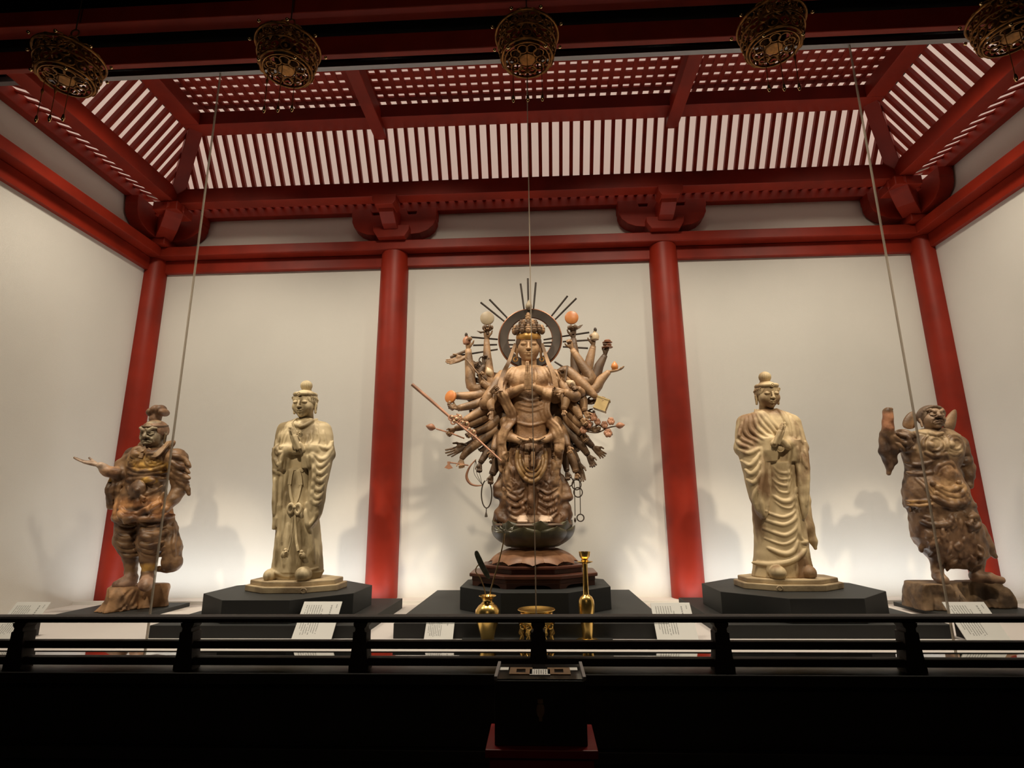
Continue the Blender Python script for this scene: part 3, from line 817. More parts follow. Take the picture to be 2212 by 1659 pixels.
# ------------------------------------------------------------------ statue with hands joined and a sash bow (left of the centre)
def praying_statue_bow():
    d = Draft(520, 800, 3.319, -1.16); s = d.s
    root = empty('praying_statue', (-1.775, -1.16, 0.224))
    tag(root, 'pale carved wooden statue with joined hands, long sleeves and a sash tied in a bow', 'statue')
    W = M['sandal']
    f = Field((-2.32, -1.50, 0.27), (-1.22, -0.92, 1.58), 0.0052)
    f.loft(d.rows([(345, 405, 515, 0, 50), (360, 372, 548, 0, 66), (376, 330, 592, 0, 84), (390, 310, 614, 0, 96), (410, 300, 628, 0, 108), (470, 278, 648, 0, 124), (560, 270, 645, 0, 128),
                   (640, 280, 580, 0, 118), (720, 296, 548, 0, 108), (850, 288, 540, 0, 108), (1000, 278, 548, 0, 112), (1150, 264, 564, 0, 118),
                   (1300, 248, 576, 0, 126), (1400, 236, 582, 0, 132), (1440, 230, 582, 0, 134)]), p=2.3)
    # arms
    P = d.p
    f.chain([P(585, 430, 0), P(618, 600, -.03), P(500, 560, -.13)], [60*s, 52*s, 40*s], 30*s)
    f.chain([P(320, 430, 0), P(282, 605, -.03), P(335, 575, -.13)], [58*s, 48*s, 36*s], 30*s)
    # hanging sleeves
    f.loft(d.rows([(560, 505, 652, -.03, 80), (640, 510, 650, -.045, 82), (740, 510, 630, -.06, 76), (840, 504, 608, -.07, 70), (940, 499, 596, -.075, 64), (1030, 494, 574, -.08, 56), (1100, 488, 540, -.085, 44), (1142, 486, 508, -.085, 30)]), 7*s, p=2.5)
    f.loft(d.rows([(560, 243, 335, -.03, 78), (640, 240, 330, -.045, 80), (740, 244, 312, -.06, 74), (860, 246, 298, -.07, 66), (1000, 242, 282, -.075, 56), (1142, 234, 264, -.08, 38)]), 7*s, p=2.5)
    # cuffs
    f.loft(d.rows([(540, 452, 560, -.10, 58), (620, 442, 560, -.10, 58), (704, 438, 545, -.09, 50)]), 10*s, p=3.2)
    f.loft(d.rows([(548, 290, 350, -.10, 56), (620, 285, 346, -.10, 56), (716, 275, 338, -.09, 48)]), 10*s, p=3.2)
    # hollow between the cuffs
    f.loft(d.rows([(600, 352, 434, -.125, 28), (705, 346, 430, -.125, 26)]), 14*s, p=2.6, cut=True)
    D = lambda pts, r, **k: f.drape(d.path(pts, -.10), r*s, **k)
    # folds of the right-hand sleeve
    for q in ([(520, 612), (585, 690), (638, 600)], [(530, 600), (600, 640), (645, 545)], [(522, 670), (580, 745), (628, 670)], [(525, 740), (575, 800), (616, 745)], [(522, 800), (570, 858), (600, 812)],
              [(520, 860), (562, 915), (592, 875)], [(520, 915), (552, 955), (582, 935)], [(565, 540), (615, 560), (645, 500)], [(500, 620), (512, 800), (500, 1000), (496, 1120)], [(538, 620), (545, 760), (530, 900), (520, 1000)],
              [(560, 1010), (545, 1060), (505, 1120)]): D(q, 11)
    for q in ([(492, 720), (488, 900), (490, 1060), (500, 1138)],): D(q, 8)
    # folds of the left-hand sleeve
    for q in ([(330, 600), (300, 680), (258, 640)], [(318, 660), (290, 740), (252, 720)], [(310, 740), (288, 860), (270, 1000), (252, 1120)], [(262, 780), (258, 900), (250, 1040)], [(250, 560), (280, 600), (325, 590)], [(248, 500), (262, 555), (300, 590)]): D(q, 10)
    # breast folds
    for q in ([(545, 420), (560, 480), (560, 535)], [(515, 440), (520, 500), (512, 545)], [(585, 430), (600, 500), (610, 550)], [(490, 470), (492, 510), (485, 540)], [(330, 430), (305, 500), (285, 560)], [(350, 450), (325, 520), (310, 565)], [(300, 440), (275, 520), (258, 575)]): D(q, 7, k=8*s)
    # collar
    for q in ([(398, 338), (388, 375), (420, 400), (452, 408)], [(520, 336), (500, 370), (470, 398), (440, 410)]): D(q, 12, lift=4*s)
    # skirt: long quiet folds, hem
    for q in ([(300, 740), (292, 900), (275, 1200), (262, 1400)], [(330, 880), (322, 1000), (310, 1240)], [(470, 860), (480, 1000), (500, 1200), (520, 1380)], [(560, 1180), (556, 1300), (560, 1400)], [(420, 1000), (430, 1200), (440, 1400)], [(350, 1100), (340, 1250), (330, 1400)]): D(q, 8, k=14*s)
    for q in ([(240, 1434), (270, 1448), (340, 1472), (410, 1462), (480, 1440), (540, 1420)],): D(q, 9)
    # feet
    f.ell(P(216, 1470, -.10), (42*s, 66*s, 44*s), 5*s); f.ell(P(450, 1462, -.165), (52*s, 66*s, 48*s), 5*s)
    f.ell(P(535, 1462, -.0), (34*s, 50*s, 40*s), 10*s)
    f.loft(d.rows([(1440, 230, 590, 0, 128), (1500, 262, 560, 0, 120)]), 6*s)
    f.noise(0.0009, 70, 3)
    sp = Soup(); sp.add(*f.nets())
    hc = P(460, 228, -.03)
    A = place_head(sp, 'calm', hc, 108*s, math.radians(-3), math.radians(11))
    # joined hands
    fr = unit([-0.38, -0.12, 1.0])
    for side, off in ((True, -9), (False, 9)):
        w = P(402+off, 544, -.20)
        hand(sp, w-fr*0.02, fr, (1.0 if side else -1.0, 0, .25), 128*s, right=side, curl=(.03, .03, .03, .03), thumb=1.1, spread=0.0)
    f2 = Field(np.array(P(330, 620, -.3))-.02, np.array(P(520, 510, -.05))+.02, 0.005)
    f2.chain([P(500, 600, -.10), P(450, 570, -.15), P(418, 530, -.18)], [26*s, 25*s, 20*s], 8*s); f2.chain([P(330, 600, -.10), P(360, 572, -.15), P(384, 535, -.18)], [26*s, 24*s, 20*s], 8*s)
    sp.add(*f2.nets())
    sp.build('figure', W, root, origin=root.location)
    hair_parts(root, A, W, (0.04, .18, .86), .80)
    # sash with bow and tassels
    t = lambda pts, r, lift=2: MB().tube(surf_tube(f, d.path(pts, -.12), 0, lift*s), r*s, 6)
    sash = part_mesh(ribbon(surf_tube(f, d.path([(350, 720), (385, 706), (420, 708), (445, 720)], -.12), 0, 3*s), 22*s, 10*s), 'sash', W, root)
    for q, w in (([(372, 712), (360, 760), (352, 818)], 24), ([(412, 712), (424, 760), (430, 822)], 26)):
        ribbon(surf_tube(f, d.path(q, -.12), 0, 4*s), w*s, 9*s).build('sash_end', W, sash, smooth=True)
    for q in ([(352, 820), (362, 900), (380, 966)], [(430, 822), (412, 910), (390, 966)], [(378, 1000), (372, 1120), (362, 1220), (345, 1290)], [(390, 1000), (398, 1120), (408, 1220), (425, 1292)]):
        ribbon(surf_tube(f, d.path(q, -.12), 0, 4*s), 15*s, 8*s).build('sash_cord', W, sash, smooth=True)
    bow = MB()
    for sx in (-1, 1):
        c = P(384+sx*26, 994, -.145); bow.torus(c, 20*s, 9*s, 'y', 20, 8, sz=1.5)
    bow.ball(P(384, 982, -.15), 13*s, 10); part_mesh(bow, 'bow', W, root)
    for (x, y, a) in ((320, 1318, -.5), (436, 1330, .5)):
        tb = MB()
        for k_, (dx, dy_) in enumerate(((a*60, 48), (a*22, 58), (a*-20, 40))):
            tb.tube([P(x, y-30, -.145), P(x+dx*.35, y-30+dy_*.4, -.150-.004*k_), P(x+dx*.7, y-30+dy_*.8, -.148), P(x+dx, y-30+dy_, -.14)], [5*s, 14*s, 12*s, 3*s], 8)
        tb.ball(P(x, y-30, -.15), 12*s, 10)
        part_mesh(tb, 'tassel', W, root)
    nk = MB().tube(surf_tube(f, d.path([(400, 345), (385, 380), (408, 430), (420, 448)], -.1), 0, 5*s), 4*s, 6)
    nk.tube(surf_tube(f, d.path([(420, 450), (418, 480), (405, 540)], -.1), 0, 4*s), 4*s, 6)
    nk.torus(P(421, 448, -.155), 12*s, 4*s, 'y', 16, 6); nk.ball(P(421, 448, -.16), 7*s, 8)
    nk.torus(P(400, 572, -.165), 20*s, 8*s, 'y', 18, 6, sz=.7); nk.ball(P(400, 572, -.165), 14*s, 8, (1, .5, .8))
    part_mesh(nk, 'necklace', W, root)
    # wooden base, two tiers
    b0 = P(385, 1500, 0)
    octa_tier(root, 'base_tier', M['sandalbase'], -1.765, -1.15, 0.345, 0.25, 0.265, 0.302)
    octa_tier(root, 'base_tier', M['sandalbase'], -1.765, -1.15, 0.375, 0.29, 0.224, 0.268)
    k = MB().torus((-1.60, -1.425, 0.245), 0.018, 0.007, 'y', 16, 6, sz=.8); part_mesh(k, 'knot_hole', M['sandalbase'], root)
    return root
praying_statue_bow()

# ------------------------------------------------------------------ statue with hands joined and a softly draped skirt (right of the centre)
def praying_statue_drape():
    d = Draft(1540, 780, 3.189, -1.16); s = d.s; P = d.p
    root = empty('praying_statue', (1.875, -1.16, 0.229))
    tag(root, 'pale carved wooden statue with joined hands and a skirt falling in curved folds', 'statue')
    W = M['sandal2']
    f = Field((1.30, -1.50, 0.27), (2.36, -0.92, 1.58), 0.0052)
    f.loft(d.rows([(335, 325, 440, 0, 52), (348, 285, 478, 0, 68), (362, 240, 520, 0, 84), (380, 205, 552, 0, 98), (420, 184, 580, 0, 112), (500, 178, 600, 0, 128), (600, 190, 615, 0, 130),
                   (700, 228, 590, 0, 114), (800, 256, 580, 0, 108), (950, 272, 594, 0, 110), (1080, 280, 622, 0, 118), (1200, 290, 642, 0, 122),
                   (1300, 290, 652, 0, 126), (1400, 284, 668, 0, 130), (1482, 274, 704, 0, 136)]), p=2.3)
    f.chain([P(225, 430, 0), P(205, 600, -.03), P(395, 548, -.13)], [62*s, 54*s, 38*s], 30*s)
    f.chain([P(545, 430, 0), P(600, 600, -.03), P(540, 565, -.12)], [56*s, 48*s, 36*s], 30*s)
    f.loft(d.rows([(560, 168, 395, -.03, 84), (640, 182, 392, -.05, 86), (740, 208, 390, -.065, 80), (840, 230, 386, -.075, 72), (940, 256, 380, -.08, 64), (1020, 288, 372, -.085, 54), (1060, 314, 366, -.085, 44), (1084, 334, 360, -.085, 32)]), 7*s, p=2.5)
    f.loft(d.rows([(560, 528, 628, -.03, 76), (640, 538, 645, -.045, 80), (740, 545, 654, -.06, 74), (840, 556, 652, -.07, 68), (960, 574, 650, -.075, 60), (1050, 592, 644, -.08, 48), (1088, 604, 632, -.08, 30)]), 7*s, p=2.5)
    f.loft(d.rows([(535, 320, 436, -.105, 58), (620, 320, 442, -.105, 58), (694, 325, 446, -.095, 50)]), 10*s, p=3.2)
    f.loft(d.rows([(545, 528, 590, -.10, 52), (620, 526, 592, -.10, 52), (694, 518, 590, -.09, 46)]), 10*s, p=3.2)
    f.loft(d.rows([(605, 448, 522, -.125, 26), (690, 448, 518, -.125, 24)]), 14*s, p=2.6, cut=True)
    # trailing end at the right
    f.chain([P(632, 780, .02), P(642, 960, .02), P(664, 1140, .01), P(692, 1240, .0), P(706, 1290, .0)], [22*s, 26*s, 28*s, 22*s, 12*s], 26*s)
    D = lambda pts, r, **k: f.drape(d.path(pts, -.10), r*s, **k)
    # sweeping folds of the left-hand shoulder and sleeve
    for q in ([(300, 340), (330, 430), (395, 510)], [(285, 350), (300, 450), (365, 530)], [(265, 370), (265, 470), (330, 545)], [(240, 390), (230, 490), (300, 560)], [(215, 420), (200, 520), (270, 580)], [(195, 470), (185, 560), (240, 600)],
              [(188, 610), (240, 640), (310, 600)], [(200, 680), (250, 720), (308, 640)], [(215, 745), (260, 780), (312, 700)], [(232, 815), (270, 840), (315, 760)],
              [(320, 600), (325, 760), (310, 920), (335, 1060)], [(375, 700), (376, 850), (366, 1000), (352, 1076)], [(290, 860), (275, 940), (300, 1030)]): D(q, 11)
    for q in ([(308, 325), (350, 400), (420, 500)], [(330, 322), (385, 410), (445, 480)]): D(q, 13, lift=3*s)
    for q in ([(455, 322), (480, 380), (500, 440)], [(490, 345), (512, 420), (525, 520)], [(540, 380), (548, 460), (555, 540)], [(575, 420), (590, 500), (612, 570)], [(555, 400), (575, 480), (590, 555)]): D(q, 11)
    for q in ([(560, 600), (580, 760), (590, 900), (618, 1078)], [(548, 710), (562, 860), (584, 1000), (608, 1084)], [(620, 620), (640, 720), (636, 860), (630, 1000)], [(600, 640), (612, 700), (630, 740)]): D(q, 10)
    # curved folds across the skirt
    rnd = random.Random(4)
    for i, y in enumerate((745, 785, 832, 880, 938, 985, 1048, 1100, 1172, 1232, 1300)):
        xl = 398 if y < 1000 else 340; xr = 535 if y < 900 else 572
        xl += rnd.randint(0, 45); j = rnd.randint(-8, 8)
        D([(xl, y-16+j), ((xl+xr)/2-25, y+20+j), ((xl+xr)/2+30, y+26), (xr-22, y-8), (xr, y-62)], rnd.choice((8, 10, 12)))
    for q in ([(560, 930), (580, 1080), (590, 1200), (640, 1255)], [(290, 1120), (292, 1200), (288, 1270)], [(600, 1250), (640, 1248), (655, 1240)]): D(q, 10)
    D([(290, 1392), (380, 1402), (480, 1388), (580, 1345), (640, 1285)], 14)
    for q in ([(300, 1410), (295, 1470)], [(380, 1415), (378, 1465)], [(560, 1390), (565, 1470)], [(620, 1350), (640, 1460)], [(660, 1300), (690, 1450)]): D(q, 9)
    f.ell(P(446, 1458, -.165), (52*s, 66*s, 48*s), 5*s); f.ell(P(656, 1456, -.11), (48*s, 64*s, 46*s), 5*s)
    f.noise(0.0009, 70, 5)
    sp = Soup(); sp.add(*f.nets())
    A = place_head(sp, 'calm', P(374, 222, -.03), 106*s, math.radians(2), math.radians(12))
    fr = unit([0.42, -0.12, 1.0])
    for side, off in ((True, -9), (False, 10)):
        hand(sp, P(444+off, 552, -.20)-fr*0.02, fr, (1.0 if side else -1.0, 0, -.1), 125*s, right=side, curl=(.03,)*4, thumb=1.1, spread=0.0)
    f2 = Field(np.array(P(360, 620, -.3))-.02, np.array(P(560, 510, -.05))+.02, 0.005)
    f2.chain([P(390, 585, -.12), P(418, 568, -.16), P(440, 545, -.18)], [26*s, 25*s, 20*s], 8*s); f2.chain([P(535, 600, -.10), P(500, 578, -.15), P(470, 545, -.18)], [24*s, 24*s, 20*s], 8*s)
    sp.add(*f2.nets())
    sp.build('figure', W, root, origin=root.location)
    hair_parts(root, A, W, (-0.06, .18, .86), .84, beads=True)
    g = MB().torus(P(463, 600, -.16), 24*s, 5*s, 'y', 20, 6); g.ball(P(463, 600, -.155), 22*s, 12, (1, .5, 1)); part_mesh(g, 'pendant', W, root)
    octa_tier(root, 'base_tier', M['sandalbase'], 1.865, -1.15, 0.345, 0.25, 0.270, 0.303)
    octa_tier(root, 'base_tier', M['sandalbase'], 1.865, -1.15, 0.375, 0.29, 0.229, 0.272)
    for x in (1.70, 2.13):
        k = MB().torus((x, -1.42 if x < 2 else -1.31, 0.252), 0.016, 0.006, 'y', 16, 6, sz=.8); part_mesh(k, 'knot_hole', M['sandalbase'], root)
    return root
praying_statue_drape()
# ------------------------------------------------------------------ the many-armed standing statue in the centre
M['carved'] = mat('dark_carved_wood', (1, 1, 1), 0.5, attr='tint', col2=(0.36, 0.30, 0.26), vscale=7.5, bump=0.3, bscale=60, lo=0.46, hi=0.66, detail=6)
M['armwood'] = mat('brown_carved_wood', (0.36, 0.215, 0.115), 0.5, col2=(0.14, 0.078, 0.04), vscale=6, bump=0.25, bscale=60, lo=0.42, hi=0.60)
M['armdark'] = mat('dark_brown_wood', (0.14, 0.08, 0.042), 0.55, col2=(0.07, 0.04, 0.024), vscale=8, bump=0.10, bscale=60)
M['halo'] = mat('blackened_bronze', (0.045, 0.027, 0.017), 0.65, metal=0.0, var=0.4, vscale=12)
M['copper'] = mat('copper_rim', (0.30, 0.12, 0.06), 0.4, metal=0.5, var=0.3, vscale=20)
M['sun'] = mat('orange_lacquer_disc', (0.62, 0.24, 0.07), 0.4, col2=(0.50, 0.17, 0.05), vscale=14)
M['moon'] = mat('pale_disc', (0.46, 0.37, 0.25), 0.5, col2=(0.36, 0.28, 0.19), vscale=14)
M['giltband'] = mat('worn_gilt', (0.66, 0.36, 0.10), 0.35, metal=0.35, var=0.4, vscale=14)
M['lotus'] = mat('dark_lotus_petal', (0.085, 0.072, 0.036), 0.45, col2=(0.045, 0.04, 0.024), vscale=7, bump=0.06, lo=0.4, hi=0.6)
M['lotus2'] = mat('brown_lotus_petal', (0.40, 0.20, 0.095), 0.5, col2=(0.24, 0.105, 0.05), vscale=6, bump=0.08, lo=0.4, hi=0.62)
M['redwood'] = mat('red_brown_base', (0.135, 0.045, 0.025), 0.32, col2=(0.07, 0.024, 0.015), vscale=4, stretch=(1, 1, 5), bump=0.04)
M['cordage'] = mat('dark_cord', (0.05, 0.035, 0.025), 0.5, metal=0.3)
M['pinkwood'] = mat('rose_wood', (0.46, 0.22, 0.13), 0.5, var=0.4, vscale=12)
M['cream'] = mat('cream_lacquer', (0.60, 0.46, 0.30), 0.45, var=0.3, vscale=12)
M['apron'] = mat('worn_gilt_brown', (0.27, 0.155, 0.06), 0.45, col2=(0.14, 0.075, 0.032), vscale=9, bump=.2, bscale=60)
KD = Draft(860, 580, 3.95, -1.0)
def petal(r0, z0, r1, z1, bulge, half, tip, th=0.010, nu=7, nv=9, curl=0.0):
    """one lotus petal about +x direction, base (r0,z0) to tip (r1,z1), half = half angle it spans"""
    def S(u, v, off):
        t = v
        r = r0+(r1-r0)*t+bulge*math.sin(PI*min(t, 1.0)**0.85)+off
        z = z0+(z1-z0)*t
        w = half*(0.62+0.75*math.sin(PI*(0.12+0.62*t)))/1.3
        if t > 0.62: w *= max(0.04, (1-((t-0.62)/0.38)**2))**0.5
        a = u*w
        r += -0.016*(u*u)+curl*max(0, t-0.7)**2*8
        z += tip*max(0, t-.6)/.4*(1-abs(u))**2*(1 if z1 > z0 else -1)
        return (r*math.cos(a), r*math.sin(a), z)
    vs = []; fs = []
    for off in (0.0, -th):
        for j in range(nv):
            for i in range(nu): vs.append(S(-1+2*i/(nu-1), j/(nv-1), off))
    n = nu*nv
    for j in range(nv-1):
        for i in range(nu-1):
            a = j*nu+i; fs.append((a, a+1, a+nu+1, a+nu)); fs.append((n+a, n+a+nu, n+a+nu+1, n+a+1))
    rim = [i for i in range(nu)]+[j*nu+nu-1 for j in range(1, nv)]+[(nv-1)*nu+i for i in range(nu-2, -1, -1)]+[j*nu for j in range(nv-2, 0, -1)]
    for k in range(len(rim)):
        a, b = rim[k], rim[(k+1) % len(rim)]; fs.append((a, n+a, n+b, b))
    return MB().add(vs, fs)

def many_armed_statue():
    d = KD; s = d.s; P = d.p
    C0 = P(1135, 2171, 0)                       # middle of the lotus top
    cx, cy = float(C0[0])+.012, -1.0
    root = empty('many_armed_statue', (cx, cy, 0.247))
    tag(root, 'tall brown wooden statue with many arms, spoked halo and lotus pedestal', 'statue')
    org = root.location
    zl = float(C0[2])
    f = Field((cx-.40, -1.36, zl-.03), (cx+.42, -0.80, zl+1.42), 0.0056)
    R = d.rows
    f.loft(R([(835, 1040, 1195, 0, 62), (848, 985, 1255, 0, 84), (872, 915, 1335, 0, 108), (925, 890, 1362, 0, 128), (1000, 905, 1338, 0, 138), (1100, 960, 1290, 0, 132),
              (1250, 990, 1268, 0, 122), (1400, 980, 1280, 0, 124), (1500, 940, 1320, 0, 132), (1620, 900, 1360, 0, 142), (1760, 888, 1388, 0, 146), (1880, 880, 1412, 0, 146),
              (1990, 900, 1408, 0, 142), (2100, 880, 1420, 0, 142), (2172, 870, 1430, 0, 140)]), p=2.3)
    # chest and belly
    f.ell(P(1035, 945, -.085), (95*s, 62*s, 85*s), 40*s); f.ell(P(1195, 945, -.085), (95*s, 62*s, 85*s), 40*s)
    f.ell(P(1130, 1290, -.06), (115*s, 80*s, 120*s), 50*s)
    # principal arms
    for a, b, c in (((905, 930), (895, 1095), (1068, 1012)), ((1345, 930), (1345, 1095), (1152, 1012))):
        f.chain([P(*a, 0), P(*b, -.06)], [66*s, 56*s], 30*s); f.chain([P(*b, -.06), P(*c, -.205)], [52*s, 29*s], 12*s)
    for a, b, c in (((915, 1310), (945, 1435), (1065, 1478)), ((1350, 1310), (1320, 1435), (1205, 1478))):
        f.chain([P(*a, -.03), P(*b, -.12), P(*c, -.20)], [48*s, 40*s, 24*s], 10*s)
    D = lambda pts, r, **k: f.drape(d.path(pts, -.11), r*s, **k)
    # scarf in long S-curves, three ridges each
    SL = [(975, 835), (905, 930), (868, 1040), (905, 1120), (958, 1220), (962, 1300), (905, 1390), (878, 1480), (890, 1600), (905, 1720), (930, 1850)]
    SR = [(1258, 835), (1325, 930), (1300, 1030), (1262, 1110), (1246, 1210), (1280, 1300), (1340, 1370), (1370, 1480), (1358, 1600), (1350, 1720), (1335, 1850)]
    for S_ in (SL, SR):
        for off, r in ((-30, 12), (-8, 20), (16, 16), (36, 10)): D([(x+off, y) for x, y in S_], r, lift=6*s)
    # hanging ribbons from crown over the chest
    for q in ([(985, 830), (935, 900), (885, 1000)], [(1010, 840), (975, 930), (960, 1040)], [(1245, 835), (1290, 910), (1345, 1010)], [(1218, 840), (1262, 930), (1290, 1010)], [(1165, 850), (1175, 930), (1165, 1010)]): D(q, 10)
    # waist cloth and hip folds
    for y, w in ((1120, 95), (1165, 105), (1210, 112), (1330, 118)): D([(1130-w, y-18), (1130, y+14), (1130+w, y-18)], 9)
    for q in ([(1040, 1500), (1010, 1600), (1030, 1720), (1090, 1800), (1150, 1830), (1210, 1800), (1255, 1700), (1262, 1600), (1240, 1500)], [(1060, 1620), (1075, 1710), (1140, 1770), (1205, 1710), (1225, 1620)], [(1030, 1660), (1060, 1760), (1145, 1805), (1225, 1750), (1250, 1650)]): D(q, 14, lift=4*s)
    for x in (1095, 1150): D([(x, 1500), (x-4, 1580), (x, 1690)], 15, lift=5*s)
    rnd = random.Random(11)
    for i in range(26):
        x = rnd.uniform(930, 1370); y = rnd.uniform(1560, 2000); L = rnd.uniform(60, 170); b = rnd.uniform(-30, 30)
        D([(x, y), (x+b, y+L*.5), (x+b*.6, y+L)], rnd.uniform(8, 13))
    for y in (1900, 1950, 2010, 2070, 2115):
        for c_, w in ((1010, 80), (1275, 85)): D([(c_-w, y-26), (c_, y+18), (c_+w, y-26)], rnd.uniform(9, 14), lift=3*s)
    D([(1135, 1850), (1130, 1960), (1132, 2100)], 20); D([(1100, 1850), (1090, 1980), (1100, 2120)], 12, cut=True); D([(1170, 1850), (1178, 1980), (1165, 2120)], 12, cut=True)
    # flying hems at the knees and ankles
    for q, r in ((([P(890, 1760, 0), P(848, 1870, -.02), P(852, 1930, -.03), P(905, 1960, -.05)]), 34), (([P(880, 1950, -.02), P(905, 2010, -.03), P(862, 2080, -.02), P(830, 2160, 0)]), 34),
                 (([P(1395, 1780, 0), P(1440, 1900, -.02), P(1452, 1950, -.03), P(1400, 1960, -.05)]), 32), (([P(1412, 1960, -.02), P(1432, 2040, -.02), P(1448, 2110, -.0), P(1455, 2165, 0)]), 36),
                 (([P(900, 2080, -.05), P(880, 2130, -.06), P(930, 2165, -.08)]), 30), (([P(1390, 2060, -.05), P(1410, 2120, -.06), P(1360, 2160, -.08)]), 30)):
        f.chain(q, [r*s*.7, r*s, r*s*.95, r*s*.7][:len(q)], 22*s)
    f.chain([P(898+13*math.cos(t)*(1-t/9), 1880+13*math.sin(t)*(1-t/9)*1.6, -.115) for t in np.linspace(0, 8, 18)], 6*s, 5*s)
    # feet
    for x, w in ((1062, 46), (1256, 54)):
        f.ell(P(x, 2148, -.165), (w*s, 70*s, 34*s), 10*s)
        for i in range(5): f.ell(P(x-w*.72+i*w*.36, 2160, -.232), (9*s, 20*s, 12*s), 4*s)
    f.noise(0.0011, 80, 9); f.noise(.0030, 62, 21, f.lo, np.array([9, 9, P(1130, 1520)[2]]))
    for i in range(34):
        x = rnd.uniform(905, 1385); y = rnd.uniform(1540, 2090); L = rnd.uniform(30, 90); b = rnd.uniform(-45, 45)
        D([(x, y), (x+b, y+L*.5), (x+b*.4, y+L)], rnd.uniform(5, 9), cut=rnd.random() < .45)
    sp = Soup(); sp.add(*f.nets())
    hcen = P(1114, 650, -.055); hs = 138*s
    A = place_head(sp, 'calm', hcen, hs, math.radians(0), math.radians(13))
    # joined hands and the pair resting in the lap of the robe
    up = unit([0.0, -.10, 1.0])
    for side, off in ((True, -10), (False, 10)):
        hand(sp, P(1107+off, 1030, -.225), up, (1.0 if side else -1, 0, 0), 178*s, right=side, curl=(.02,)*4, thumb=1.15, spread=0.0)
    hand(sp, P(1062, 1482, -.20), (1.0, -.25, .10), (0, -.3, 1), 150*s, right=True, curl=(.12,)*4, thumb=.5)
    hand(sp, P(1208, 1482, -.20), (-1.0, -.30, .13), (0, -.3, 1), 150*s, right=False, curl=(.12,)*4, thumb=.5)
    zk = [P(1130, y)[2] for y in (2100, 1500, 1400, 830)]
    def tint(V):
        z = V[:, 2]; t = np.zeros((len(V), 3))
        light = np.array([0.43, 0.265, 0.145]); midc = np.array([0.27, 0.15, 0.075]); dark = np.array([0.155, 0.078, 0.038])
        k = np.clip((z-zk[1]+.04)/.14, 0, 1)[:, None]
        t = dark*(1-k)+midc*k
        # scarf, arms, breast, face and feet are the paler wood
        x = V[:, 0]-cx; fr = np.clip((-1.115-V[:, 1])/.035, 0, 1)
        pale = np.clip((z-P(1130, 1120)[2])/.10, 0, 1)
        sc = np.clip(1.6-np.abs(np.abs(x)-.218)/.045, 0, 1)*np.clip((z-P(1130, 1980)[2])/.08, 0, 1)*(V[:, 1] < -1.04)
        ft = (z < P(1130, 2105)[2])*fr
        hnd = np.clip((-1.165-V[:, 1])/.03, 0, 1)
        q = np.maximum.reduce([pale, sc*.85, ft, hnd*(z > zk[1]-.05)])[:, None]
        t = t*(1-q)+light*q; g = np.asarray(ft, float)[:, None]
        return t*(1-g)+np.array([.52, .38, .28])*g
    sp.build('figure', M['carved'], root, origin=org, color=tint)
    # apron: hanging loops and straps at the front of the skirt
    for q, r in (([(1022, 1560), (1018, 1660), (1062, 1770), (1140, 1822), (1215, 1775), (1258, 1665), (1256, 1560)], 17), ([(1040, 1590), (1050, 1690), (1090, 1755), (1140, 1780), (1190, 1755), (1228, 1690), (1238, 1590)], 13), ([(1066, 1640), (1090, 1710), (1140, 1740), (1188, 1712), (1212, 1640)], 10)):
        pts = surf_tube(f, d.path(q, -.12), 0, 6*s); part_mesh(MB().tube(pts, [r*s]*len(pts), 8), 'apron_loop', M['apron'], root)
    for q, w in (([(1100, 1500), (1096, 1600), (1100, 1700)], 30), ([(1152, 1500), (1152, 1600), (1150, 1690)], 26)):
        pts = surf_tube(f, d.path(q, -.12), 0, 10*s); part_mesh(ribbon(pts, w*s, 9*s), 'waist_strap', M['armwood'], root)
    # ---- crown of little faces
    crown = MB().torus((0, .06, .46), .68, .10, 'z', 48, 10, sz=1.2)
    vv = np.array(crown.v); vv[:, 2] = .46+(vv[:, 2]-.46)*2.0; crown.v = [tuple(p) for p in xform(vv, A)]
    cb = part_mesh(crown, 'crown_band', M['giltband'], root); tag(cb, 'worn gilt crown band')
    hv, hf = carve_hair(0.05, False)
    hm = Soup().add(xform(hv*np.array([1.02, 1.02, 1.08]), A), hf); hm.build('hair', M['armdark'], root, origin=org)
    def little_face(c, r):
        mb = MB(); mb.ball(c, r, 12, (.82, .9, 1.0)); mb.ball((c[0], c[1], c[2]+r*1.05), r*.52, 8); mb.ball((c[0], c[1]-r*.8, c[2]-r*.12), r*.18, 6, (1, 1.2, 1.5)); mb.ball((c[0], c[1]-r*.1, c[2]+r*.45), r*.85, 12, (1, 1, .5))
        return mb
    for i in range(9):
        a = -1.75+3.5*i/8
        c = (A @ np.array([math.sin(a)*.86, .10-math.cos(a)*.84, .84, 1]))[:3]
        part_mesh(little_face(c, .235*hs), 'crown_face', M['armwood'] if i % 3 == 1 else M['armdark'], root)
    for i in range(5):
        a = -1.1+2.2*i/4
        c = (A @ np.array([math.sin(a)*.50, .10-math.cos(a)*.50, 1.22, 1]))[:3]
        part_mesh(little_face(c, .20*hs), 'crown_face', M['armwood'] if i % 2 else M['armdark'], root)
    c = (A @ np.array([0, .05, 1.62, 1]))[:3]; part_mesh(little_face(c, .23*hs), 'crown_face', M['armwood'], root)
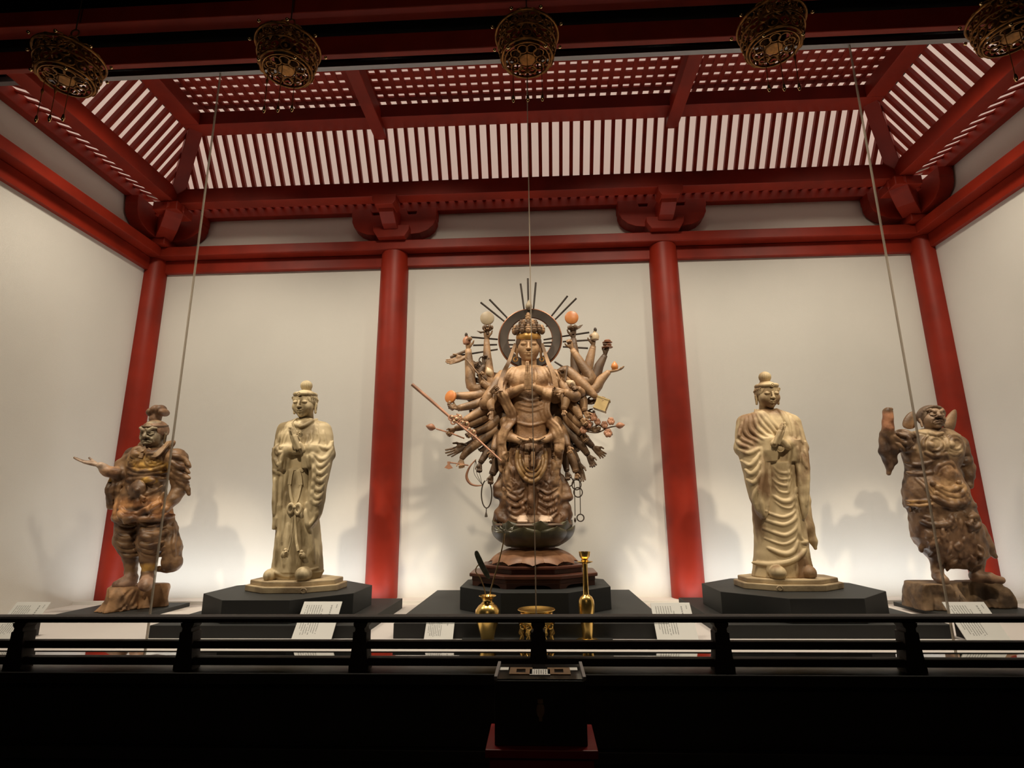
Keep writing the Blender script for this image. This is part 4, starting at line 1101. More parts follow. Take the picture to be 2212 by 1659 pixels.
    # flame jewel over the ring of the halo
    # crown ribbons beside the face
    for sx, q in ((-1, [(1000, 640), (985, 720), (945, 800), (905, 880)]), (1, [(1228, 640), (1246, 720), (1278, 800), (1312, 880)])):
        q3 = [P(q[0][0], q[0][1], -.05)]+[np.array([d.q(x, y, -.1)[0], (f.front(*d.q(x, y, -.1)) or -1.1)-.012, d.q(x, y, -.1)[1]]) for x, y in q[2:]+[(q[3][0]+sx*28, 985), (q[3][0]+sx*30, 1060)]]
        pts = spline(q3, n=20)
        part_mesh(ribbon(pts, list(np.interp(np.linspace(0, 1, len(pts)), [0, .3, 1], [24*s, 32*s, 44*s])), 9*s), 'crown_ribbon', M['armwood'], root)
        e = MB(); e.ball(P(q[0][0]-sx*8-0, 690, -.03), 26*s, 12, (.8, .6, 1.4)); e.torus(P(q[0][0]-sx*2, 775, -.03), 17*s, 6*s, 'y', 16, 6)
        part_mesh(e, 'ear_ornament', M['giltband'], root)
    # ---- halo: flat ring with rays
    hc = P(1126, 600, .10); 
    prof = [(.194, -.012), (.262, -.020), (.268, .0), (.262, .02), (.194, .012)]
    n = 64; hvs = []; hfs = []
    for i in range(n):
        a = 2*PI*i/n
        for r, y in prof: hvs.append((hc[0]+r*math.cos(a), hc[1]+y, hc[2]+r*math.sin(a)))
    for i in range(n):
        for j in range(5): hfs.append((i*5+j, ((i+1) % n)*5+j, ((i+1) % n)*5+(j+1) % 5, i*5+(j+1) % 5))
    halo = part_mesh(MB().add(hvs, hfs), 'halo', M['halo'], root, True, 30)
    MB().torus(hc, .270, .008, 'y', 64, 8).build('halo_rim', M['copper'], halo, smooth=True)
    MB().torus(hc, .194, .006, 'y', 64, 8).build('halo_rim', M['copper'], halo, smooth=True)
    rays = [((1045, 130), (1075, 350)), ((1107, 85), (1112, 330)), ((1175, 120), (1155, 350)), ((705, 290), (905, 450)), ((780, 265), (930, 420)), ((1445, 235), (1305, 410)), ((1520, 255), (1340, 435)),
            ((620, 585), (850, 605)), ((640, 655), (845, 650)), ((450, 755), (850, 690)), ((1630, 545), (1400, 580)), ((1640, 610), (1405, 625)), ((1620, 680), (1405, 668)), ((1440, 860), (1335, 795)),
            ((905, 610), (1000, 612)), ((905, 650), (1000, 650)), ((915, 690), (1000, 675)), ((1350, 590), (1240, 608)), ((1352, 628), (1240, 636)), ((1350, 665), (1240, 660)), ((985, 500), (925, 420)), ((1265, 495), (1315, 425))]
    for a, b in rays:
        p, q = P(*a, .10), P(*b, .10); rr = (8.5*s, 7.5*s)
        MB().tube([p, (p+q)/2, q], [rr[0], rr[0], rr[1]], 8).build('ray', M['halo'], halo, smooth=True)
    fj = MB().lathe([(.002, -.03), (.020, -.02), (.030, .0), (.028, .02), (.016, .042), (.004, .062), (.0005, .07)], 14, c=P(1115, 330, .08)); fj.build('flame_jewel', M['moon'], halo, smooth=True)

    # dark block behind the trunk that carries the arms
    fm = Field((cx-.36, -1.02, zl+.42), (cx+.36, -.78, zl+1.36), 0.011)
    fm.loft(R([(880, 900, 1350, .06, 60), (1000, 815, 1445, .06, 75), (1200, 800, 1460, .06, 80), (1400, 815, 1445, .06, 75), (1560, 860, 1400, .06, 60)]), p=2.4); fm.noise(.004, 45, 2)
    Soup().add(*fm.nets()).build('arm_mount', M['armdark'], root, origin=org)
    # ---- the other arms
    ARMW, ARMD = M['armwood'], M['armdark']
    def arm(pts, rad, hdir, palm, right, curl=.9, hs_=105, m=ARMW, thumb=.5, dy=None, spread=0.04, hand_on=True):
        """pts: sheet points (x,y,depth) shoulder..wrist; returns the arm object"""
        q = [P(*p) for p in pts]
        sp_ = spline(q, n=14) if len(q) > 2 else spline(q, n=8)
        rad = [r*1.14 for r in rad[:-1]]+[rad[-1]*.92]; hs_ = hs_*1.14
        rs = np.interp(np.linspace(0, 1, len(sp_)), np.linspace(0, 1, len(rad)), [r*s for r in rad])
        so = Soup(); so.mb(MB().tube(sp_, list(rs), 12))
        bl = MB().torus((0, 0, 0), rad[-1]*1.06*s, 3.2*s, 'z', 18, 6)
        if hand_on:
            hand(so, q[-1]-unit(hdir)*.01, hdir, palm, hs_*s, right, (curl,)*4 if not hasattr(curl, '__len__') else curl, thumb, spread)
        o = so.build('arm', m, root, origin=org)
        # bracelet
        z = unit(sp_[-1]-sp_[-3]); x = unit(np.cross(z, [0.3, 1, 0.2])); y = np.cross(z, x)
        bl.v = [tuple(v) for v in xform(np.array(bl.v), frame(sp_[-2]-np.array(org), x, y, z))]
        b = bl.build('bracelet', m, o, smooth=True)
        return o
    def held(o, mb, name, m, smooth=True, angle=45):
        mb.v = [(v[0]-org[0], v[1]-org[1], v[2]-org[2]) for v in mb.v]
        return mb.build(name, m, o, smooth=smooth, angle=angle)
    def disc(c, r, th=.012): return MB().lathe([(r*.9, -th), (r, -th*.6), (r, th*.6), (r*.9, th)], 28)
    def facing(mb, c, yaw=0.0, pitch=0.0):
        Rm = np.array(Matrix.Rotation(yaw, 3, 'Z') @ Matrix.Rotation(pitch, 3, 'X') @ Matrix.Rotation(PI/2, 3, 'X'))
        mb.v = [tuple(np.array(v) @ Rm.T+np.array(c)) for v in mb.v]; return mb
    def lotus_cup(c, r, n=6):
        mb = MB().lathe([(r*.2, -r*.9), (r*.75, -r*.45), (r*.95, .05*r), (r*.7, r*.1)], 14, c=c)
        for i in range(n):
            a = 2*PI*i/n; mb.ball((c[0]+r*.85*math.cos(a), c[1]+r*.85*math.sin(a), c[2]), r*.38, 8, (.8, .8, 1.3))
        return mb
    def bud(c, r, ax):
        ax = unit(ax); x = unit(np.cross(ax, [.2, 1, .1])); y = np.cross(ax, x)
        mb = MB().lathe([(.1*r, -1.2*r), (.8*r, -.5*r), (1.0*r, .1*r), (.75*r, .8*r), (.1*r, 1.6*r)], 14)
        mb.v = [tuple(v) for v in xform(np.array(mb.v), frame(c, x, y, ax))]; return mb
    UPV = (0, -.1, 1)
    # left side of the picture (statue's right)
    a = arm([(905, 905, .06), (800, 990, .02), (765, 800, .02), (755, 610, .02)], [46, 44, 36, 26], UPV, (0.3, -1, 0), True, .9, 112)
    held(a, facing(disc(None, 60*s), P(760, 425, .0)), 'moon_disc', M['moon']); held(a, lotus_cup(P(765, 505, .0), 42*s), 'lotus_cup', M['armdark'])
    held(a, MB().tube([P(765, 560, .0), P(765, 500, .0)], 12*s, 8), 'stem', M['armdark'])
    held(a, MB().tube([P(672, 532, .0), P(705, 545, .0), P(735, 540, .0), P(760, 530, .0)], [2*s, 11*s, 7*s, 6*s], 8), 'side_leaf', M['armdark'])
    a = arm([(890, 960, .05), (650, 1030, .0), (612, 850, .0), (598, 690, .0)], [44, 42, 36, 28], UPV, (.4, -1, 0), True, 1.0, 108)
    v = MB().lathe([(.004, -.045), (.030, -.035), (.036, -.008), (.028, .016), (.012, .026), (.014, .034)], 14, c=P(586, 610, -.01)); held(a, v, 'water_jar', M['pinkwood'])
    held(a, MB().ball(P(581, 566, -.01), 13*s, 10, (1, 1, 1.5)), 'jar_stopper', M['halo'])
    a = arm([(900, 950, .08), (760, 920, .08), (640, 820, .08), (570, 760, .06)], [40, 36, 28, 18], (-1, -.1, -.32), (0, -1, .4), True, .08, 125)
    held(a, MB().tube([P(445, 760, .08), P(575, 705, .08)], [13*s, 13*s], 8), 'short_rod', M['armdark'])
    a = arm([(900, 940, .02), (800, 1010, -.04), (705, 965, -.06)], [42, 38, 26], (-.1, -.3, 1), (1, -.4, 0), True, 1.25, 92)
    held(a, MB().tube([P(575, 770, -.05), P(700, 915, -.07), P(810, 1035, -.08)], [6*s, 7*s, 10*s], 6), 'thin_rod', ARMW)
    a = arm([(895, 930, .03), (790, 960, .02), (705, 900, .0), (735, 825, -.01)], [40, 36, 28, 20], UPV, (.5, -1, 0), True, .8, 88, m=ARMD)
    held(a, bud(P(780, 890, -.03), 32*s, (-.4, 0, 1)), 'lotus_bud', M['cream']); held(a, MB().torus(P(715, 785, -.02), 24*s, 5*s, 'y', 18, 6, sz=1.3), 'ring', M['halo'])
    a = arm([(895, 1000, .02), (690, 1080, -.02), (478, 1087, -.05)], [44, 38, 30], (-1, 0, .05), (0, -1, .3), True, .9, 70, hand_on=False)
    held(a, facing(disc(None, 54*s), P(448, 1095, -.06), yaw=-.5, pitch=-.1), 'mirror_disc', M['sun']); held(a, lotus_cup(P(462, 1185, -.05), 30*s), 'lotus_cup', ARMW)
    a = arm([(890, 1060, .0), (690, 1150, -.04), (505, 1195, -.06)], [44, 36, 27], (-.9, -.2, .35), (0, -1, .5), True, .9, 95)
    a = arm([(890, 1110, .0), (700, 1220, -.05), (560, 1300, -.09)], [42, 36, 26], (-.8, -.35, .1), (.1, -1, .3), True, 1.25, 100)
    spear = MB().tube([P(120, 990, -.12), P(285, 1130, -.13), P(450, 1275, -.14)], [15*s, 14*s, 11*s], 10); spear.tube([P(450, 1275, -.14), P(660, 1440, -.17), P(880, 1640, -.20)], [9*s, 8*s, 7*s], 8)
    st = held(a, spear, 'long_staff', M['pinkwood'])
    for i, (x, y, r) in enumerate(((452, 1275, 20), (490, 1290, 24), (520, 1270, 20), (545, 1320, 18), (580, 1330, 22), (600, 1375, 18), (640, 1400, 20), (655, 1440, 15), (470, 1310, 18))):
        held(a, MB().torus(P(x, y, -.15), r*s, 6*s, 'y', 14, 6), 'staff_ring', M['pinkwood'])
        held(a, MB().ball(P(x+8, y-10, -.155), r*.55*s, 8), 'staff_boss', M['cream'])
    a = arm([(880, 1180, .02), (700, 1290, -.02), (560, 1345, -.05), (485, 1370, -.06)], [38, 34, 28, 22], (-.6, -.3, -.55), (.3, -1, -.2), True, 1.2, 100)
    held(a, MB().tube([P(325, 1368, -.08), P(450, 1405, -.09), P(565, 1450, -.06)], 6*s, 8), 'bud_stem', M['pinkwood']); held(a, bud(P(285, 1355, -.08), 30*s, (-1, 0, .28)), 'lotus_bud', M['pinkwood'])
    a = arm([(880, 1240, .04), (770, 1350, .0), (655, 1395, -.03)], [38, 34, 25], (-.75, -.3, -.45), (.2, -1, 0), True, 1.0, 95)
    a = arm([(880, 1300, .06), (720, 1440, .03), (590, 1505, .02)], [36, 32, 23], (-.85, -.1, -.42), (0, -1, .2), True, .12, 140, m=ARMD, spread=.12)
    a = arm([(880, 1340, .05), (690, 1480, .0), (590, 1560, -.02), (540, 1625, -.03)], [36, 33, 29, 23], (.1, -.3, -.9), (0, -1, .3), True, 1.2, 98)
    ax = MB().tube([P(425, 1652, -.06), P(600, 1680, -.06)], 6*s, 8); ax.prism([(-12*s, 22*s), (14*s, 22*s), (10*s, 0), (34*s, -28*s), (0, -38*s), (-34*s, -26*s), (-9*s, 0)], 'y', -.008, .008)
    nb = len(ax.v)-14
    c = P(432, 1672, -.06); ax.v = ax.v[:nb]+[(v[0]+c[0], v[1]+c[1], v[2]+c[2]) for v in ax.v[nb:]]
    held(a, ax, 'axe', M['pinkwood'], False)
    a = arm([(880, 1400, .02), (845, 1460, -.06), (812, 1555, -.12)], [40, 34, 24], (-.25, -.5, -.8), (.3, -1, 0), True, 1.25, 98)
    a = arm([(890, 1480, .02), (855, 1640, -.02), (800, 1760, -.04)], [40, 40, 30], (-.2, -.2, -1), (.4, -1, 0), True, 1.2, 92, m=ARMD)
    bd = MB()
    loop = [P(755+44*math.sin(t)*(1 if True else 1), 1925-118*math.cos(t), -.05) for t in np.linspace(.25, 2*PI-.25, 44)]
    bead = held(a, MB().tube(loop, 5.5*s, 6), 'prayer_beads', M['cordage']); 
    tb = MB().tube([P(753, 2045, -.05), P(752, 2090, -.05)], 4*s, 6); tb.lathe([(.004, .018), (.009, .0), (.012, -.018), (.001, -.02)], 10, c=P(751, 2100, -.05)); held(a, tb, 'tassel', M['cordage'])
    a = arm([(890, 1420, .06), (780, 1540, .03), (700, 1660, .0)], [36, 32, 24], (-.1, -.2, -1), (.3, -1, 0), True, 1.1, 92, m=ARMD)
    bow = MB().tube(spline([P(665, 1628, -.02), P(612, 1690, -.03), P(583, 1770, -.03), P(610, 1830, -.03), P(660, 1852, -.03), P(722, 1850, -.03)], n=20), list(np.interp(np.linspace(0, 1, 21), [0, .5, 1], [4*s, 12*s, 4*s])), 8)
    held(a, bow, 'bow', M['pinkwood'])
    for i in range(3): held(a, MB().tube(spline([P(660, 1632, -.03), P(648+i*24, 1745+i*4, -.03), P(718, 1848, -.03)], n=10), 2.0*s, 5), 'bow_string', M['cordage'])
    # forward arm over the left elbow
    a = arm([(880, 940, -.02), (745, 1150, -.10), (790, 1060, -.15)], [52, 48, 26], (.55, -.4, .35), (.2, -1, 0), True, .8, 98)
    a = arm([(870, 1000, .0), (790, 1130, -.12), (800, 1215, -.15)], [46, 36, 24], (-.1, -.3, -1), (.3, -1, 0), True, .35, 80)
    # right side of the picture (statue's left)
    a = arm([(1345, 905, .06), (1500, 960, .02), (1510, 780, .02), (1495, 600, .02)], [46, 42, 36, 27], UPV, (-.3, -1, 0), False, .9, 112, m=ARMD)
    held(a, facing(disc(None, 58*s), P(1480, 420, .0)), 'sun_disc', M['sun']); held(a, lotus_cup(P(1490, 505, .0), 40*s), 'lotus_cup', ARMD)
    held(a, MB().tube([P(1495, 560, .0), P(1490, 500, .0)], 12*s, 8), 'stem', ARMD)
    held(a, MB().prism([(0, 0), (.05, .03), (.072, .055), (.045, .05), (.0, .02)], 'y', -.006, .006), 'bird_wing', ARMD, False).location = tuple(np.array(P(1505, 535, .0))-np.array(org)+np.array(org))
    a = arm([(1360, 930, .04), (1640, 960, -.02), (1560, 810, -.02), (1485, 690, -.02)], [44, 44, 34, 25], (-.35, -.2, 1), (-.2, -1, 0), False, 1.25, 98)
    a = arm([(1370, 960, .06), (1590, 900, .04), (1640, 760, .04), (1665, 660, .03)], [42, 38, 32, 25], UPV, (-.3, -1, 0), False, .9, 100)
    v = MB().lathe([(.004, -.045), (.032, -.034), (.038, -.006), (.028, .018), (.010, .03), (.012, .04)], 14, c=P(1678, 575, .01)); held(a, v, 'water_jar', M['cream']); held(a, MB().ball(P(1682, 523, .01), 14*s, 10, (1, 1, 1.5)), 'jar_stopper', M['halo'])
    a = arm([(1370, 980, .04), (1650, 960, .01), (1715, 830, .0), (1765, 740, .0)], [42, 40, 34, 25], (.3, -.2, 1), (-.5, -.6, .4), False, .7, 95, m=ARMD)
    pg = MB()
    for k, (y, r) in enumerate(((675, 46), (655, 36), (633, 42), (618, 28))): pg.lathe([(r*s*.75, -.003), (r*s, 0), (r*s, .004), (r*s*.6, .010)], 16, c=P(1785, y, -.01))
    pg.tube([P(1785, 700, -.01), P(1785, 615, -.01)], 14*s, 8)
    held(a, pg, 'stacked_dish', M['pinkwood'])
    a = arm([(1380, 1010, .02), (1650, 1040, -.02), (1730, 950, -.03), (1800, 880, -.04)], [42, 40, 34, 24], (.85, -.3, .05), (0, -.2, 1), False, .25, 100)
    held(a, bud(P(1847, 840, -.06), 30*s, (0, 0, 1)), 'wish_jewel', M['sun'])
    a = arm([(1385, 900, -.02), (1450, 880, -.06), (1600, 1010, -.08), (1690, 1100, -.09)], [42, 40, 36, 26], (.6, -.3, -.6), (-.2, -1, .3), False, 1.0, 92)
    bx = MB().box(-.048, .048, -.03, .03, -.042, .042); bx.box(-.052, .052, -.034, .034, .042, .052); bx.box(-.052, .052, -.034, .034, -.052, -.042)
    Rm = np.array(Matrix.Rotation(.42, 3, 'Y') @ Matrix.Rotation(-.25, 3, 'Z')); c = P(1738, 1160, -.12); bx.v = [tuple(np.array(v) @ Rm.T+c) for v in bx.v]
    held(a, bx, 'sutra_box', mat('old_brass_box', (0.40, 0.29, 0.13), 0.4, metal=0.3, var=0.3, vscale=12), False)
    a = arm([(1380, 930, .0), (1460, 980, -.06), (1415, 930, -.10)], [40, 34, 24], (-.15, -.3, 1), (-.4, -1, 0), False, 1.2, 88)
    held(a, MB().tube([P(1445, 830, -.1), P(1425, 960, -.12)], 8*s, 8), 'short_sword_grip', ARMD)
    a = arm([(1390, 980, .0), (1560, 1060, -.08), (1535, 1020, -.14)], [38, 32, 22], (-.7, -.4, .1), (.0, -1, .3), False, .8, 90)
    held(a, bud(P(1480, 985, -.15), 32*s, (-.7, 0, .4)), 'conch_shell', M['cream'])
    a = arm([(1385, 980, -.04), (1510, 1090, -.12), (1420, 1050, -.17)], [50, 46, 28], (-1, -.3, .1), (.1, -1, 0), False, .5, 100)
    a = arm([(1395, 1050, -.02), (1430, 1110, -.12), (1412, 1205, -.15)], [46, 38, 25], (0, -.4, -1), (-.3, -1, 0), False, .9, 72)
    a = arm([(1400, 1060, .02), (1560, 1100, -.04), (1590, 1220, -.06)], [40, 38, 28], (.4, -.3, -.8), (-.2, -1, 0), False, 1.2, 92)
    a = arm([(1400, 1100, .0), (1500, 1180, -.06), (1560, 1280, -.08)], [42, 36, 26], (.5, -.3, -.7), (-.3, -1, 0), False, 1.2, 95)
    a = arm([(1395, 1140, .02), (1520, 1300, -.03), (1640, 1370, -.04)], [40, 36, 25], (.85, -.3, -.2), (-.2, -1, .2), False, 1.2, 98)
    fl = MB()
    for x, y, r in ((1665, 1270, 34), (1760, 1335, 30), (1815, 1305, 32), (1790, 1405, 36), (1620, 1330, 34), (1700, 1310, 28), (1580, 1380, 30)):
        c = P(x, y, -.08)
        for i in range(6):
            t = 2*PI*i/6; fl.ball((c[0]+r*.55*s*math.cos(t), c[1]-.004*i % 3, c[2]+r*.55*s*math.sin(t)), r*.45*s, 8, (1, .6, 1.25))
        fl.ball((c[0], c[1]-.012, c[2]), r*.3*s, 8)
    held(a, fl, 'lotus_spray', M['pinkwood']); 
    sm = MB().tube(spline([P(1600, 1390, -.07), P(1700, 1400, -.08), P(1790, 1360, -.08), P(1870, 1342, -.08)], n=14), 6*s, 6); sm.tube([P(1700, 1320, -.08), P(1830, 1420, -.08)], 7*s, 6); held(a, sm, 'spray_stem', M['armdark'])
    held(a, bud(P(1888, 1340, -.08), 27*s, (1, 0, .1)), 'lotus_bud', M['pinkwood'])
    a = arm([(1395, 1200, .03), (1480, 1320, -.01), (1560, 1420, -.03)], [38, 34, 25], (.5, -.3, -.7), (-.3, -1, 0), False, 1.2, 95)
    a = arm([(1390, 1260, .05), (1560, 1420, .02), (1660, 1520, .02)], [38, 34, 25], (.6, -.2, -.6), (-.3, -1, 0), False, .5, 120, m=ARMD, spread=.14)
    a = arm([(1390, 1320, .04), (1540, 1480, .0), (1620, 1590, .0)], [36, 34, 25], (.35, -.2, -.8), (-.3, -1, 0), False, .6, 112, m=ARMD, spread=.14)
    a = arm([(1385, 1360, .02), (1425, 1450, -.06), (1450, 1520, -.10)], [38, 33, 24], (.25, -.5, -.8), (-.4, -1, 0), False, 1.15, 95)
    a = arm([(1385, 1420, .05), (1480, 1560, .03), (1535, 1650, .02)], [34, 32, 24], (.2, -.1, -1), (-.3, -1, 0), False, .15, 125, m=ARMD)
    a = arm([(1390, 1470, .03), (1480, 1620, .0), (1520, 1740, -.01)], [36, 34, 28], (.05, -.2, -1), (-.3, -1, 0), False, 1.2, 70)
    tw = MB().tube(spline([P(1500, 1790, -.02), P(1506, 1920, -.02), P(1510, 2110, -.02)], n=10), 3.5*s, 6); tw.tube(spline([P(1545, 1790, -.02), P(1552, 1900, -.02), P(1556, 2100, -.02)], n=10), 3.5*s, 6)
    held(a, tw, 'rope', M['cordage']); held(a, MB().torus(P(1556, 2127, -.02), 27*s, 5*s, 'y', 24, 8), 'rope_ring', M['cordage']); held(a, MB().lathe([(.001, .02), (.008, .008), (.009, -.008), (.001, -.022)], 10, c=P(1510, 2145, -.02)), 'rope_weight', M['cordage'])
    for x, y, r in ((1522, 1845, 36), (1535, 1910, 34)): held(a, MB().torus(P(x, y, -.02), r*s, 4.5*s, 'y', 24, 6, sz=1.1), 'ring', M['cordage'])
    a = arm([(1385, 1500, .04), (1420, 1620, .0), (1440, 1730, -.01)], [34, 30, 23], (.1, -.2, -1), (-.3, -1, 0), False, 1.1, 88, m=ARMD)
    held(a, MB().torus(P(1453, 1818, -.02), 38*s, 5*s, 'y', 24, 8), 'ring', M['cordage'])
    # further arms of the rear row, seen between the others
    rb = random.Random(7)
    for sx in (-1, 1):
        for i in range(9):
            t = -.55+i*.19; X = 1130+sx*(455+rb.uniform(-20, 35))*math.cos(t*.9); Y = 1130+t*470+rb.uniform(-15, 15)
            ex = 1130+sx*330; ey = 1060+t*260
            dr = unit([sx*math.cos(t), -.15, -math.sin(t)])
            arm([(1130+sx*215, 1000+t*120, .09), (ex, ey, .08), (X, Y, .06)], [36, 33, 24], dr, (0, -1, .2), sx < 0, rb.choice((.5, .9, 1.1)), 95, m=ARMD)
    # ---- lotus pedestal
    zt, zb = zl, float(P(1135, 2368, 0)[2])
    seat = MB().lathe([(.02, 0), (.305, 0), (.315, -.012), (.30, -.04), (.02, -.05)], 40, c=(cx, cy, zl)); part_mesh(seat, 'lotus_seat', M['armdark'], root)
    core = MB().lathe([(.16, zb-.005), (.20, zb+.03), (.27, (zt+zb)/2), (.30, zt-.01)], 40, c=(cx, cy, 0)); part_mesh(core, 'lotus_core', M['lotus'], root)
    pm1 = petal(.20, zb, .335, zt-.030, .040, .46, .010).mesh('petal', M['lotus'], True, 40)
    pm2 = petal(.21, zb, .322, zt+.012, .030, .46, .010).mesh('petal', M['lotus'], True, 40)
    for i in range(16):
        o = bpy.data.objects.new('petal', pm1 if i % 2 else pm2); link(o, root)
        o.location = (cx-org[0], cy-org[1], -org[2]); o.rotation_euler = (0, 0, 2*PI*(i+.5)/16)
    zi = float(P(1135, 2511, 0)[2])
    neck = MB().lathe([(.17, zb+.01), (.175, zb-.02), (.24, zb-.04), (.30, zi+.02), (.30, zi)], 40, c=(cx, cy, 0)); part_mesh(neck, 'lower_core', M['lotus2'], root)
    pm3 = petal(.19, zb-.015, .345, zi+.012, .028, .335, .006, curl=.01).mesh('lower_petal', M['lotus2'], True, 40)
    for i in range(12):
        o = bpy.data.objects.new('lower_petal', pm3); link(o, root)
        o.location = (cx-org[0], cy-org[1], -org[2]); o.rotation_euler = (0, 0, 2*PI*(i)/12)
    # red-brown stepped stand
    z1 = zi; z2 = float(P(1135, 2575, 0)[2]); z3 = float(P(1135, 2618, 0)[2]); z5 = 0.247
    octa_tier(root, 'stand_tier', M['redwood'], cx, cy, .425, .36, z1-.022, z1)
    octa_tier(root, 'stand_tier', M['redwood'], cx, cy, .395, .335, z2-.004, z1-.020)
    octa_tier(root, 'stand_tier', M['redwood'], cx, cy, .515, .44, z2-.026, z2)
    octa_tier(root, 'stand_tier', M['redwood'], cx, cy, .495, .425, z2-.055, z2-.024)
    octa_tier(root, 'stand_tier', M['redwood'], cx, cy, .470, .405, z5+.030, z2-.053)
    # bracket feet: an apron with arched openings on every side
    pts = [(cx+.49*math.cos(math.radians(22.5+45*i)), cy+.42*math.sin(math.radians(22.5+45*i))) for i in range(8)]
    for i in range(8):
        p, q = np.array(pts[i]), np.array(pts[(i+1) % 8]); e = q-p; L = np.linalg.norm(e); e = e/L; nrm = np.array([-e[1], e[0]])
        prof2 = [(0, 0), (.055, 0), (.075, .016), (.11, .024), (L-.11, .024), (L-.075, .016), (L-.055, 0), (L, 0), (L, .036), (0, .036)]
        vs = [(p[0]+e[0]*x+nrm[0]*t, p[1]+e[1]*x+nrm[1]*t, z5+z) for t in (0, .02) for x, z in prof2]
        k = len(prof2); fs = [tuple(range(k))[::-1], tuple(range(k, 2*k))]+[(j, (j+1) % k, k+(j+1) % k, k+j) for j in range(k)]
        part_mesh(MB().add(vs, fs), 'stand_foot', M['redwood'], root, False)
    return root
many_armed_statue()
# ------------------------------------------------------------------ guardians
M['guard'] = mat('weathered_painted_wood', (1, 1, 1), 0.5, attr='tint', col2=(0.34, 0.27, 0.22), vscale=9, bump=0.25, bscale=45, lo=0.45, hi=0.62, detail=7)
M['rock'] = mat('carved_rock_wood', (0.36, 0.20, 0.095), 0.7, col2=(0.16, 0.085, 0.04), vscale=9, bump=0.5, bscale=18, lo=0.42, hi=0.6)
M['rock2'] = mat('dark_carved_rock', (0.20, 0.125, 0.068), 0.75, col2=(0.075, 0.045, 0.026), vscale=9, bump=0.5, bscale=18, lo=0.42, hi=0.6)
def paint(base, spots):
    """own colour of each zone of the old paint: soft-edged ellipsoids over a ground colour"""
    def fn(V):
        c = np.tile(np.array(base), (len(V), 1))
        for (p, r, col) in spots:
            q = np.sqrt((((V-np.array(p))/np.array(r))**2).sum(1)); w = np.clip((1.15-q)/.3, 0, 1)[:, None]
            c = c*(1-w)+np.array(col)*w
        return c
    return fn
def rock(root, m, lo, hi, seed, lumps, name='rock_base', h=0.009):
    f = Field(np.array(lo)-.05, np.array(hi)+.05, h); r = random.Random(seed)
    for c, rr in lumps:
        x0, x1 = c[0]-rr[0], c[0]+rr[0]
        f.loft([(c[2]-rr[2], x0, x1, c[1], rr[1]), (c[2]+rr[2]*.3, x0+.01, x1-.005, c[1], rr[1]*.97), (c[2]+rr[2], x0+.03, x1-.03, c[1], rr[1]*.85)], .03, p=4.5)
    for _ in range(12):
        c, rr = r.choice(lumps); a = r.uniform(-2.9, -.25); n_ = unit([math.cos(a), math.sin(a), r.uniform(-.1, .8)])
        e = np.array(c)+n_*np.array(rr)*1.05; f.ell(e+n_*.22, .25, .012, cut=True)
    for _ in range(7):
        c, rr = r.choice(lumps); x = c[0]+r.uniform(-.8, .8)*rr[0]; z = c[2]
        f.drape([(x, z+rr[2]), (x+r.uniform(-.04, .04), z), (x+r.uniform(-.05, .05), z-rr[2])], .012, cut=True, k=.01)
    f.noise(.007, 34, seed); f.noise(.004, 80, seed+1)
    f.put(lambda X, Y, Z: Z-lo[2]+0*X+0*Y, f.lo, f.lo+f.h*f.n, 0.0, cut=True)
    f.put(lambda X, Y, Z: -(Z-hi[2])+0*X+0*Y, f.lo, f.lo+f.h*f.n, 0.012, cut=True)
    return Soup().add(*f.nets()).build(name, m, root, origin=root.location)

